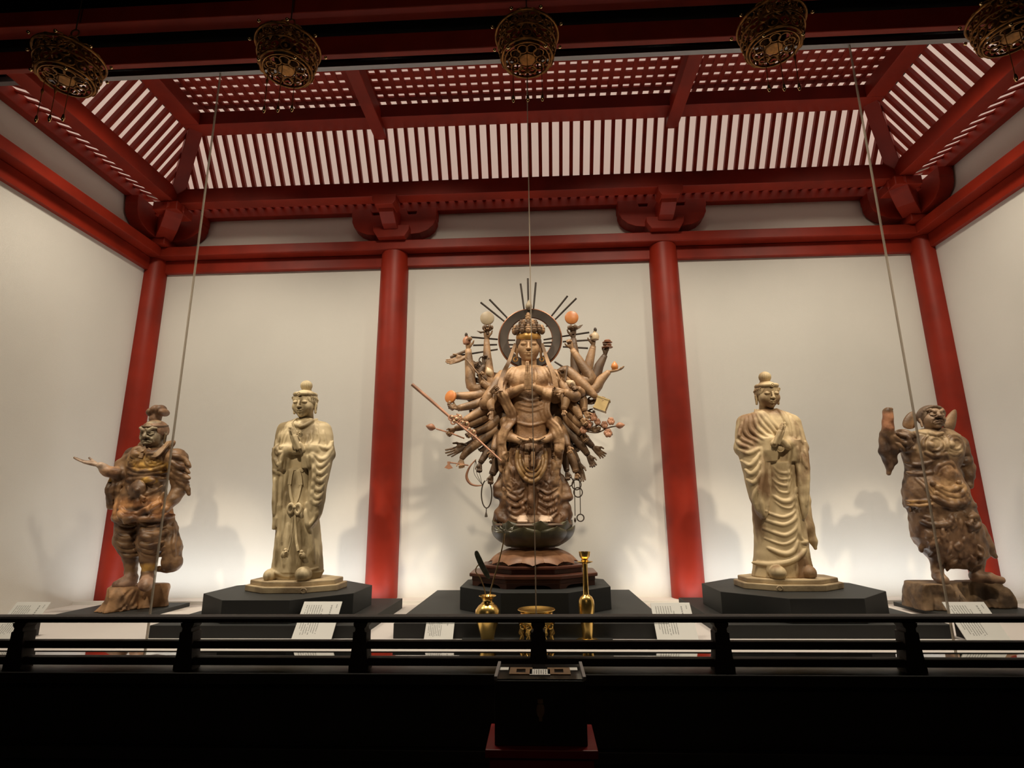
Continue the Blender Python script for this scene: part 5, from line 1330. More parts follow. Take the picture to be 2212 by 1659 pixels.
def guardian_open_palm():
    d = Draft(150, 840, 3.317, -0.85); s = d.s; P = d.p; R = d.rows
    base = P(430, 1500, 0)
    root = empty('guardian_statue', (float(base[0]), -0.85, 0.032))
    tag(root, 'armoured wooden guardian statue holding out an open palm, hair in a lobed topknot', 'statue')
    z0 = .15
    f = Field(np.array([P(250, 800, 0)[0]-.05, -1.22, 0.10]), np.array([P(850, 800, 0)[0]+.08, -.55, float(P(500, 380, 0)[2])+.06]), 0.0046)
    # trunk, hips
    f.loft(R([(430, 500, 660, 0, 70), (450, 455, 735, 0, 95), (490, 432, 745, 0, 112), (560, 432, 720, 0, 118), (640, 430, 690, 0, 108), (700, 415, 672, 0, 108), (760, 385, 678, 0, 116), (850, 350, 685, 0, 126), (925, 332, 690, 0, 134), (948, 335, 688, 0, 132)]), p=2.3)
    f.cap(P(560, 420, -.01), P(575, 470, 0), 62*s, 80*s, 20*s)
    # baggy trousers, shins, shoes
    f.chain([P(415, 960, 0), P(415, 1080, -.02), P(440, 1200, 0)], [76*s, 80*s, 52*s], 20*s)
    f.chain([P(585, 960, 0), P(580, 1090, -.03), P(570, 1210, -.01)], [80*s, 82*s, 56*s], 20*s)
    f.chain([P(445, 1200, 0), P(440, 1300, 0), P(440, 1345, -.01)], [50*s, 36*s, 40*s], 12*s)
    f.chain([P(568, 1210, -.01), P(562, 1300, 0), P(558, 1345, -.02)], [54*s, 36*s, 40*s], 12*s)
    f.chain([P(440, 1372, -.01), P(385, 1392, -.06), P(335, 1402, -.09)], [42*s, 36*s, 24*s], 14*s)
    f.chain([P(556, 1365, -.02), P(548, 1400, -.10), P(545, 1415, -.13)], [42*s, 42*s, 34*s], 14*s)
    # back cloth
    f.chain([P(690, 860, .06), P(712, 1000, .06), P(735, 1130, .05), P(735, 1240, .04)], [40*s, 52*s, 60*s, 58*s], 20*s)
    f.ell(P(735, 1245, .04), (70*s, 50*s, 62*s), 15*s)
    f.chain([P(640, 1290, .05), P(700, 1295, .04)], 20*s, k=15*s)
    # arm with the open palm and its hanging sleeve
    f.chain([P(460, 480, 0), P(385, 590, -.05), P(345, 610, -.10)], [62*s, 50*s, 40*s], 20*s)
    f.chain([P(345, 605, -.10), P(270, 590, -.16), P(222, 548, -.20)], [42*s, 36*s, 24*s], 8*s)
    f.chain([P(370, 600, -.05), P(330, 720, -.05), P(305, 830, -.04)], [50*s, 58*s, 34*s], 14*s)
    f.chain([P(400, 560, -.02), P(372, 540, -.04)], [50*s, 40*s], 15*s)
    # other arm, hand on hip
    f.ell(P(760, 500, 0), (80*s, 80*s, 72*s), 20*s); f.ell(P(785, 560, .0), (62*s, 70*s, 52*s), 14*s)
    f.chain([P(770, 540, .02), P(790, 690, .02)], [62*s, 54*s], 20*s); f.chain([P(800, 700, .02), P(745, 790, -.03), P(692, 855, -.07)], [52*s, 42*s, 28*s], 10*s)
    f.ell(P(690, 862, -.08), (28*s, 28*s, 24*s), 6*s)
    f.chain([P(745, 610, -.04), P(800, 640, -.02), P(838, 672, .0)], [30*s, 34*s, 18*s], 10*s)
    D = lambda pts, r, **k: f.drape(d.path(pts, -.09), r*s, **k)
    # collar lapels, chest seam, breast bosses
    for q in ([(540, 430), (500, 440), (492, 470), (525, 478)], [(565, 440), (610, 468), (650, 450), (690, 400), (720, 378)]): D(q, 18, lift=8*s)
    for y in range(490, 580, 22): f.ell(P(545, y, -.128), (9*s, 10*s, 8*s), 4*s)
    for cxx, cyy, r in ((615, 510, 42), (478, 520, 32)):
        D([(cxx+r*math.cos(t), cyy+r*math.sin(t)) for t in np.linspace(0, 2*PI, 12)], 7, taper=False)
        for t in np.linspace(0, 2*PI, 7)[:-1]: D([(cxx+r*.55*math.cos(t), cyy+r*.55*math.sin(t)), (cxx+r*.56*math.cos(t), cyy+r*.56*math.sin(t)+3)], 8, taper=False)
    for q in ([(440, 560), (520, 590), (600, 585), (680, 540)], [(435, 600), (540, 622), (670, 590)], [(425, 655), (540, 640), (670, 640)], [(430, 690), (490, 760), (560, 760), (650, 690)]): D(q, 10)
    # belt boss with lion mask
    f.ell(P(490, 720, -.135), (56*s, 34*s, 60*s), 10*s); f.ell(P(485, 725, -.17), (22*s, 20*s, 20*s), 6*s); f.ell(P(440, 655, -.12), (32*s, 25*s, 24*s), 6*s); f.ell(P(575, 655, -.12), (40*s, 25*s, 24*s), 6*s)
    for sx in (-1, 1): f.chain([P(485+sx*46, 800, -.14), P(485+sx*30, 770, -.15), P(485+sx*52, 780, -.145)], 10*s, k=6*s)
    f.ell(P(488, 830, -.14), (24*s, 22*s, 44*s), 10*s)
    # sash loops and skirt hem
    for q in ([(395, 860), (430, 905), (500, 915), (560, 890), (620, 820), (655, 740)], [(405, 850), (450, 888), (520, 892), (590, 850)], [(410, 880), (450, 920), (520, 925)]): D(q, 12, lift=8*s)
    D([(340, 925), (430, 945), (520, 930), (600, 930), (680, 905)], 15)
    for q in ([(350, 780), (345, 850), (345, 910)], [(400, 800), (385, 880), (390, 930)], [(640, 800), (640, 860), (645, 905)], [(600, 820), (590, 880), (595, 920)]): D(q, 8)
    # trouser tucks and armour flaps
    for y in (970, 1005, 1060, 1110, 1150, 1190):
        for c_, w in ((415, 62), (580, 64)): D([(c_-w, y-14), (c_, y+14), (c_+w, y-14)], 9)
    D([(535, 1000), (550, 1040), (600, 1045), (650, 1030)], 16); D([(525, 1100), (545, 1060), (600, 1062)], 10)
    for q in ([(340, 640), (320, 730), (300, 820)], [(370, 650), (350, 740), (330, 820)], [(310, 640), (290, 730), (285, 820)], [(395, 600), (390, 640), (380, 690)]): D(q, 10)
    for q in ([(730, 470), (790, 500), (830, 560)], [(720, 520), (780, 560), (825, 600)], [(730, 580), (790, 620), (830, 640)], [(745, 660), (790, 700), (810, 760)]): D(q, 12)
    for q in ([(700, 930), (725, 1050), (745, 1180)], [(675, 960), (695, 1080), (705, 1200)]): D(q, 10)
    f.noise(.0018, 95, 4)
    sp = Soup(); sp.add(*f.nets())
    A = place_head(sp, 'fierce', P(606, 312, -.03), 104*s, math.radians(3), math.radians(10))
    hand(sp, P(218, 548, -.20), (-.95, -.45, .25), (0, -.2, 1), 128*s, right=True, curl=(.08, .1, .12, .15), thumb=.3, spread=.08)
    T = lambda x, y, dd, rx, ry, rz, col: (P(x, y, dd), (rx*s, ry*s, rz*s), col)
    gold, orange, dark, grey, pink = (.52, .30, .07), (.42, .20, .075), (.12, .065, .035), (.36, .30, .20), (.36, .22, .15)
    fig = sp.build('figure', M['guard'], root, origin=root.location, color=paint((.20, .11, .052), [
        T(545, 860, 0, 230, 200, 95, orange), T(560, 520, -.05, 130, 110, 70, (.36, .21, .07)), T(650, 560, -.08, 70, 80, 45, gold), T(520, 560, -.1, 60, 60, 40, gold), T(575, 655, -.1, 45, 60, 24, gold), T(490, 730, -.12, 62, 70, 66, dark), T(480, 890, -.13, 110, 40, 50, dark),
        T(310, 730, -.05, 70, 90, 110, dark), T(270, 590, -.16, 70, 80, 50, (.40, .23, .13)), T(280, 655, -.1, 40, 50, 18, gold), T(606, 320, -.08, 110, 140, 90, grey), T(150, 530, -.25, 110, 80, 60, (.44, .32, .24)),
        T(568, 1270, 0, 50, 60, 42, gold), T(560, 1390, -.07, 60, 110, 60, pink), T(390, 1385, -.05, 110, 100, 60, pink), T(740, 500, 0, 70, 90, 50, (.34, .20, .10))]))
    # hair with lobed topknot, head band
    V, F = carve_hair(0.045, True); hs = Soup().add(xform(V*np.array([1.03, 1.03, 1.05]), A), F)
    fk = Field((float(P(540, 160, 0)[0])-.02, -1.02, float(P(600, 215, 0)[2])-.03), (float(P(720, 160, 0)[0])+.03, -.72, float(P(600, 105, 0)[2])+.03), .0045)
    for x, y, rx, rz in ((592, 168, 26, 34), (622, 152, 28, 38), (655, 152, 30, 38), (678, 170, 26, 28)): fk.ell(P(x, y, .02), (rx*s, 52*s, rz*s), 4*s, ry=.35)
    fk.cap(P(615, 215, .02), P(630, 185, .02), 40*s, 34*s, 8*s)
    hs.add(*fk.nets()); hs.build('hair', mat('brown_hair_paint', (0.26, 0.14, 0.075), 0.55, col2=(0.13, 0.07, 0.04), vscale=12, bump=.2, bscale=50), root, origin=root.location)
    t = MB().torus((0, .08, .42), .70, .075, 'z', 40, 8, sz=1.2); t.v = [tuple(p) for p in xform(np.array(t.v), A)]; part_mesh(t, 'head_band', M['armdark'], root)
    col = MB()
    for q in ([P(548, 428, -.115), P(515, 436, -.135), P(495, 452, -.135), P(500, 472, -.14), P(530, 478, -.145)], [P(560, 438, -.12), P(595, 470, -.145), P(630, 466, -.14), P(672, 425, -.11), P(715, 378, -.03)]):
        pts = spline(q, n=20); ribbon(pts, [34*s]*len(pts), 12*s, col)
    part_mesh(col, 'collar', mat('collar_paint', (.36, .235, .13), .5, col2=(.2, .12, .07), vscale=14), root)
    # rock
    lo = (float(P(228, 1565, 0)[0]), -1.02, .032); hi = (float(P(640, 1565, 0)[0]), -.66, float(P(430, 1408, 0)[2]))
    zc = (lo[2]+hi[2])/2
    rock(root, M['rock'], lo, hi, 5, [(((lo[0]+hi[0])/2-.08, -.84, zc), (.15, .20, .14)), (((lo[0]+hi[0])/2+.08, -.84, zc+.01), (.15, .19, .15)), (((lo[0]+hi[0])/2, -.9, zc-.02), (.19, .14, .12))])
    return root
guardian_open_palm()

def guardian_raised_arm():
    d = Draft(1860, 840, 3.318, -0.85); s = d.s; P = d.p; R = d.rows
    base = P(700, 1540, 0)
    root = empty('guardian_statue', (float(base[0]), -0.85, 0.032))
    tag(root, 'weathered wooden guardian statue with one arm raised and a round breastplate', 'statue')
    f = Field(np.array([P(110, 400, 0)[0]-.03, -1.22, .12]), np.array([P(1050, 1300, 0)[0]+.06, -.52, float(P(500, 90, 0)[2])+.12]), 0.0048)
    f.loft(R([(285, 440, 590, 0, 62), (305, 360, 650, 0, 90), (340, 300, 700, 0, 108), (420, 290, 730, 0, 122), (500, 315, 720, 0, 118), (580, 330, 690, 0, 108), (640, 320, 710, 0, 116), (720, 305, 755, 0, 130), (800, 318, 775, 0, 134), (842, 330, 790, 0, 134)]), p=2.3)
    # skirts over the trousers
    f.loft(R([(830, 345, 790, 0, 128), (940, 360, 832, 0, 132), (1060, 372, 866, 0, 132), (1130, 425, 890, 0, 126), (1200, 480, 900, 0, 112), (1262, 570, 830, 0, 84), (1286, 620, 780, 0, 64)]), 24*s, p=2.4)
    f.chain([P(850, 1000, 0), P(910, 1130, .0), P(958, 1200, .01)], [40*s, 36*s, 16*s], 20*s)
    # legs
    f.chain([P(540, 1180, 0), P(545, 1290, -.01), P(552, 1335, -.02)], [58*s, 36*s, 38*s], 16*s); f.chain([P(555, 1345, -.03), P(590, 1370, -.10)], [40*s, 36*s], 12*s)
    f.chain([P(825, 1200, 0), P(830, 1290, 0), P(825, 1335, -.01)], [62*s, 42*s, 40*s], 16*s); f.chain([P(830, 1345, -.02), P(920, 1355, -.05), P(1005, 1372, -.07)], [44*s, 36*s, 24*s], 12*s)
    # raised arm, torn sleeve, broken wrist
    f.ell(P(300, 360, -.01), (78*s, 82*s, 76*s), 18*s)
    f.chain([P(300, 370, -.01), P(225, 420, -.03), P(200, 330, -.06)], [60*s, 52*s, 44*s], 18*s)
    f.chain([P(192, 310, -.07), P(192, 165, -.09)], [42*s, 34*s], 6*s); f.ell(P(196, 148, -.09), (30*s, 30*s, 16*s), 4*s)
    f.chain([P(160, 330, -.04), P(170, 450, -.03), P(202, 560, -.02), P(198, 605, -.02)], [30*s, 40*s, 24*s, 16*s], 12*s)
    f.chain([P(225, 430, -.03), P(230, 520, -.02), P(210, 560, -.02)], [34*s, 26*s, 18*s], 12*s)
    # far arm resting at the hip
    f.chain([P(705, 390, .03), P(740, 510, .05), P(775, 620, .03)], [56*s, 50*s, 38*s], 16*s); f.chain([P(770, 560, .04), P(772, 690, .02)], [44*s, 30*s], 10*s)
    f.ell(P(745, 520, .03), (46*s, 52*s, 40*s), 10*s)
    D = lambda pts, r, **k: f.drape(d.path(pts, -.09), r*s, **k)
    # breast plates
    for c_, r in (((505, 400), 76), ((652, 398), 62)):
        f.ell(P(c_[0], c_[1], -.10), (r*.95*s, 36*s, r*.9*s), 20*s)
        for q in (1.0, .62): D([(c_[0]+r*q*math.cos(t), c_[1]+r*q*.95*math.sin(t)) for t in np.linspace(0, 2*PI, 14)], 8, taper=False)
        f.ell(P(c_[0], c_[1], -.145), (22*s, 16*s, 22*s), 8*s)
    D([(590, 340), (588, 420), (600, 500)], 9); D([(420, 310), (500, 330), (560, 322)], 10); D([(440, 455), (510, 485), (590, 468)], 12); D([(605, 465), (660, 475), (705, 440)], 10)
    f.chain([P(490, 318, -.12), P(535, 330, -.135), P(580, 318, -.125)], [14*s, 12*s, 14*s], 5*s)
    # shoulder lion
    for q in ([(250, 300), (300, 330), (360, 350)], [(235, 340), (290, 380), (370, 390)], [(250, 390), (310, 430), (390, 430)], [(300, 290), (350, 320), (395, 340)], [(330, 350), (345, 390), (340, 420)]): D(q, 13, lift=4*s)
    # belly plate, belt, apron
    for q in ([(520, 610), (540, 555), (610, 530), (660, 560), (672, 620)], [(540, 620), (560, 580), (615, 560), (650, 590)], [(352, 522), (420, 545), (500, 520)], [(352, 592), (420, 610), (500, 600)]): D(q, 11)
    f.ell(P(615, 610, -.10), (62*s, 40*s, 52*s), 14*s)
    for q in ([(500, 670), (540, 740), (640, 770), (710, 730), (715, 660)], [(505, 740), (580, 800), (680, 805), (750, 750)], [(520, 700), (600, 730), (700, 690)], [(490, 780), (580, 825), (690, 825), (765, 780)]): D(q, 15, lift=5*s)
    f.ell(P(515, 672, -.14), (20*s, 14*s, 18*s), 6*s); f.ell(P(705, 668, -.14), (18*s, 14*s, 18*s), 6*s)
    for q in ([(345, 801), (400, 806), (480, 800)], [(350, 833), (410, 838), (485, 830)]): D(q, 9, lift=3*s)
    for q in ([(330, 660), (320, 720), (328, 780)], [(400, 640), (440, 700), (490, 790)], [(420, 640), (460, 690), (500, 760)]): D(q, 9)
    for i in range(9): D([(340+i*18, 848), (342+i*18, 880)], 7)
    # ragged skirt relief
    r_ = random.Random(3)
    for i in range(60):
        y = r_.uniform(870, 1235); x0 = 380+max(0, y-1060)*.65; x = r_.uniform(x0+20, 840); L = r_.uniform(25, 90); b = r_.uniform(-35, 35)
        D([(x, y), (x+b, y+L*.5), (x+b*.3, y+L)], r_.uniform(7, 13))
    D([(440, 950), (500, 975), (590, 965), (620, 920)], 14); D([(720, 960), (770, 1000), (820, 960), (790, 910), (740, 920)], 13)
    f.noise(.0022, 95, 6)
    sp = Soup(); sp.add(*f.nets())
    A = place_head(sp, 'fierce', P(503, 202, -.04), 104*s, math.radians(-6), math.radians(-7), math.radians(3))
    T = lambda x, y, dd, rx, ry, rz, col: (P(x, y, dd), (rx*s, ry*s, rz*s), col)
    tan, brown, dark, orange = (.40, .28, .16), (.20, .11, .06), (.11, .06, .035), (.42, .19, .10)
    sp.build('figure', M['guard'], root, origin=root.location, color=paint((.185, .105, .055), [
        T(560, 400, -.06, 200, 120, 110, tan), T(400, 330, -.04, 110, 100, 60, (.42, .31, .18)), T(615, 600, -.1, 90, 90, 75, (.30, .17, .085)), T(620, 740, -.1, 150, 110, 90, (.36, .215, .10)), T(300, 370, 0, 95, 120, 90, (.20, .13, .085)),
        T(500, 210, -.05, 110, 150, 100, (.30, .20, .13)), T(192, 235, -.08, 60, 70, 80, orange), T(190, 470, -.03, 80, 70, 130, dark), T(410, 820, -.08, 100, 80, 24, (.42, .24, .09)), T(620, 1080, 0, 260, 160, 190, brown), T(580, 1345, -.05, 80, 100, 60, (.30, .19, .12)), T(900, 1345, -.03, 150, 100, 60, (.26, .15, .09))]))
    # helmet edge and its two flaps
    hf = Field((-1.1, -1.2, -.9), (1.1, 1.2, 1.2), .045)
    hf.ell((0, .10, .10), (.84, .95, .80)); hf.ell((0, -.95, -.25), (.70, .85, .80), .05, cut=True); hf.put(lambda X, Y, Z: Z+.75+0*X+0*Y, hf.lo, hf.lo+hf.h*hf.n, .05, cut=True)
    hf.chain([(math.sin(t)*.74, -.30-.36*math.cos(t), .10+.52*math.cos(t)) for t in np.linspace(-1.7, 1.7, 12)], .085, .05)
    V, F = hf.nets(); Soup().add(xform(V, A), F).build('helmet', mat('helmet_paint', (0.24, 0.17, 0.11), 0.55, col2=(.12, .075, .05), vscale=10, bump=.2, bscale=50), root, origin=root.location)
    for pts, dd in (([(385, 165), (350, 180), (320, 215), (308, 270), (385, 278), (400, 230)], .05), ([(612, 300), (605, 240), (640, 190), (682, 152), (684, 220), (665, 300), (640, 318)], .04)):
        q = [P(x, y, dd) for x, y in pts]; n = len(q); c = sum(q)/n; q = [c+(p-c)*1.38 for p in q]
        vs = [tuple(p) for p in q]+[(p[0], p[1]+.03, p[2]) for p in q]; c = sum(q)/n
        vs += [(c[0], c[1]-.022, c[2])]
        fs = [(i, (i+1) % n, 2*n) for i in range(n)]+[tuple(range(n, 2*n))[::-1]]+[((i+1) % n, i, n+i, n+(i+1) % n) for i in range(n)]
        o = part_mesh(MB().add(vs, fs), 'helmet_flap', M['armwood'], root)
        b = o.modifiers.new('round', 'SUBSURF'); b.levels = 2; b.render_levels = 2
    lo = (float(P(385, 1570, 0)[0]), -1.10, .032); hi = (float(P(1095, 1570, 0)[0]), -.64, float(P(600, 1385, 0)[2]))
    zc = (lo[2]+hi[2])/2; xa = lo[0]; W = hi[0]-lo[0]
    rock(root, M['rock2'], lo, hi, 9, [((xa+W*.22, -.86, zc), (.17, .20, .15)), ((xa+W*.50, -.88, zc-.015), (.20, .19, .12)), ((xa+W*.74, -.86, zc+.005), (.17, .19, .15)), ((xa+W*.88, -.90, zc-.04), (.11, .17, .10)), ((xa+W*.35, -.98, zc-.05), (.16, .12, .09))])
    return root
guardian_raised_arm()
# ------------------------------------------------------------------ altar set of gilt metal
plate = box('altar_board', M['plinth'], -0.42, 0.51, -2.03, -1.775, 0.0, 0.010, bevel=0.002)
tag(plate, 'thin black board under the gold vase, burner and candlestick', 'board')
ZA = 0.010
def at_root(name, loc, label, cat):
    o = empty(name, loc); tag(o, label, cat); return o
vz = at_root('flower_vase', (-0.256, -1.86, ZA), 'polished gold vase with a flared lip holding metal lotus stems', 'vase')
MB().lathe([(.0, 0), (.044, 0), (.046, .006), (.040, .012), (.043, .03), (.056, .075), (.070, .115), (.0775, .150), (.074, .178), (.055, .203), (.037, .214), (.031, .225), (.032, .236), (.042, .250), (.054, .258), (.053, .261), (.040, .253), (.028, .236), (.027, .20), (.01, .05)], 48).build('body', M['gold'], vz, smooth=True, angle=35)
MB().torus((0, 0, .215), .038, .003, 'z', 40, 6).build('neck_ring', M['gold'], vz, smooth=True)
vp = lambda u, v, dy=0.0: np.array(at(u, v, Y=-1.86+dy))-np.array([-0.256, -1.86, ZA])
M['stemgold'] = mat('dull_gilt_stem', (0.42, 0.27, 0.10), 0.35, metal=0.7, var=0.3, vscale=30)
M['leafgrey'] = mat('grey_green_leaf', (0.13, 0.14, 0.10), 0.5, col2=(0.07, 0.075, 0.05), vscale=40)
M['silverflower'] = mat('tarnished_silver', (0.36, 0.34, 0.27), 0.5, metal=0.0, var=0.4, vscale=30)
MB().tube(spline([(0.004, 0, .20), vp(1060, 1275), vp(1077, 1215), vp(1086, 1178), vp(1090, 1152)], n=20), .0042, 8).build('lotus_stem', M['stemgold'], vz, smooth=True)
MB().tube(spline([(-.004, 0, .20), vp(1047, 1275), vp(1037, 1248), vp(1028, 1236), vp(1029, 1226), vp(1035, 1219)], n=24), .0034, 8).build('leaf_stem', M['stemgold'], vz, smooth=True)
# open lotus blossom
fl = empty('blossom', tuple(vp(1090, 1150)), parent=vz)
fl.name = 'blossom'
pmesh = petal(.006, 0, .062, .030, .006, .34, .012, th=.003, nu=5, nv=7).mesh('petal', M['silverflower'], True, 40)
for i in range(9):
    o = bpy.data.objects.new('petal', pmesh); link(o, fl); o.rotation_euler = (0, .22*(i % 3), 2*PI*i/9)
spk = petal(.003, 0, .018, .05, .004, .5, .01, th=.003, nu=5, nv=7).mesh('petal', M['silverflower'], True, 40)
for i in range(5):
    o = bpy.data.objects.new('petal', spk); link(o, fl); o.rotation_euler = (0, 0, 2*PI*i/5)
# folded lotus leaf
lf = spline([vp(1027, 1190), vp(1030, 1200), vp(1040, 1222), vp(1050, 1240), vp(1056, 1250)], n=14)
lw = np.interp(np.linspace(0, 1, len(lf)), [0, .12, .4, .75, 1], [.012, .026, .034, .030, .010])
lfm = MB()
for sgn in (-1, 1):
    ribbon([p+np.array([0.004, -.007*sgn, 0]) for p in lf], list(lw), .004, lfm)
lfm.build('lotus_leaf', M['leafgrey'], vz, smooth=True)

cs = at_root('candlestick', (0.352, -1.86, ZA), 'tall gold candlestick with a cup above a drip dish', 'candlestick')
hh = lambda y: (1360-y)*.000425
MB().lathe([(0, 0), (.073, 0), (.073, .004), (.060, .010), (.036, .016), (.032, hh(1300)), (.036, hh(1200)), (.041, hh(1080)), (.0475, hh(960)), (.0495, hh(890)), (.046, hh(810)), (.036, hh(765)), (.025, hh(748)), (.020, hh(738)), (.0175, hh(728)), (.0165, hh(600)), (.0160, hh(320)), (.019, hh(305))], 40).build('stem', M['gold'], cs, smooth=True, angle=35)
MB().lathe([(.012, hh(306)), (.034, hh(298)), (.050, hh(282)), (.050, hh(278)), (.034, hh(288)), (.012, hh(292))], 40).build('drip_dish', M['gold'], cs, smooth=True)
MB().lathe([(.010, hh(292)), (.020, hh(282)), (.024, hh(262)), (.018, hh(248)), (.024, hh(232)), (.032, hh(205)), (.036, hh(140)), (.034, hh(140)), (.029, hh(190)), (.012, hh(225)), (.002, hh(226))], 40).build('candle_cup', M['gold'], cs, smooth=True, angle=35)

cn = at_root('incense_burner', (0.045, -1.87, ZA+.016), 'squat gold incense burner on scrolled legs', 'incense burner')
MB().lathe([(.02, .060), (.075, .062), (.105, .078), (.117, .100), (.112, .125), (.100, .138), (.098, .150), (.110, .160), (.116, .165), (.114, .168), (.098, .160), (.080, .150), (.02, .146)], 48).build('bowl', M['gold'], cn, smooth=True, angle=35)
MB().torus((0, 0, .107), .117, .006, 'z', 48, 8).build('belt', M['gold'], cn, smooth=True)
for a in (-2.55, -2.05, -1.10, -.60):
    c, s_ = math.cos(a), math.sin(a)
    lg = MB(); lg.ball((.098*c, .098*s_, .075), .022, 12, (1, 1, 1.2)); lg.ball((.112*c, .112*s_, .085), .010, 8)
    lg.tube(spline([(.10*c, .10*s_, .075), (.117*c, .117*s_, .05), (.103*c, .103*s_, .03), (.108*c, .108*s_, .014), (.110*c, .110*s_, .008)], n=14), list(np.interp(np.linspace(0, 1, 13 if False else 13), [0, .5, .8, 1], [.014, .009, .010, .015]))[:13], 8) if False else lg.tube([(.10*c, .10*s_, .075), (.117*c, .117*s_, .05), (.104*c, .104*s_, .03), (.108*c, .108*s_, .012), (.110*c, .110*s_, .0)], [.014, .011, .009, .013, .015], 8)
    lg.torus((.112*c, .112*s_, .045), .012, .004, 'y', 14, 6)
    lg.build('leg', M['gold'], cn, smooth=True)
for a in (.6, 2.5): MB().tube([(.10*math.cos(a), .10*math.sin(a), .075), (.11*math.cos(a), .11*math.sin(a), .0)], [.013, .014], 8).build('leg', M['gold'], cn, smooth=True)

# ------------------------------------------------------------------ caption cards, printed in columns
def caption(x0, x1, length, label, seed, y0=-1.83):
    w = x1-x0; root = empty('caption_card', ((x0+x1)/2, y0, 0.0)); tag(root, label, 'caption', 'caption cards before the statues')
    th = math.radians(50); r = random.Random(seed)
    def lay(o): o.rotation_euler = (th, 0, 0); o.location = (0, 0, 0.008); return o
    lay(MB().box(-w/2, w/2, 0, length, -.006, 0).build('card', M['card'], root, bevel=.001))
    tx = MB(); ncol = 8; left = -w/2+w*.10; pitch = w*.062
    for c in range(ncol):
        x = left+c*pitch; y = length*.90 if c < ncol-1 else length*.80
        bot = length*(.14+.03*r.random()) if c not in (0,) else length*.30
        while y > bot:
            h = length*.026
            if r.random() > .06:
                # a few tiny strokes for each character
                tx.box(x, x+w*.026, y-h*.30, y-h*.18, .0, .0004); tx.box(x+w*.002, x+w*.024, y-h*.80, y-h*.68, .0, .0004)
                k = r.random(); tx.box(x+w*.026*k*.8, x+w*.026*k*.8+w*.005, y-h*.95, y-h*.1, .0, .0004)
                if r.random() > .5: tx.box(x+w*.010, x+w*.015, y-h*.95, y-h*.2, .0, .0004)
            y -= h*1.15
    x = w/2-w*.26
    y = length*.90
    for k in range(6):
        h = length*.05; tx.box(x, x+w*.045, y-h*.3, y-h*.15, 0, .0004); tx.box(x+w*.005, x+w*.04, y-h*.8, y-h*.66, 0, .0004); tx.box(x+w*.018, x+w*.026, y-h*.9, y-h*.1, 0, .0004); y -= h*1.15
    for k in range(3):
        y2 = length*.92-k*length*.035; tx.box(w/2-w*.12, w/2-w*.095, y2-length*.02, y2-length*.014, 0, .0004); tx.box(w/2-w*.112, w/2-w*.104, y2-length*.026, y2, 0, .0004)
    tag(lay(tx.build('printed_text', M['ink'], root)), kind='stuff')
    # easel wedge behind
    zz = length*math.sin(th); yy = length*math.cos(th)
    MB().prism([(0.004, 0.0), (yy, 0.0), (yy, zz-.012)], 'x', -w*.3, w*.3).build('easel', M['black'], root)
    return root
caption(-1.492, -1.237, .262, 'white printed caption card before the robed statue with sash bow', 1)
caption(0.776, 1.024, .250, 'white printed caption card between the many-armed statue and the draped statue', 2)
caption(2.592, 2.845, .252, 'white printed caption card before the guardian with raised arm', 3)
caption(-3.477, -3.239, .262, 'white printed caption card before the guardian holding out an open palm', 4)
caption(-0.655, -0.475, .165, 'small white printed caption card beside the gold vase', 5)

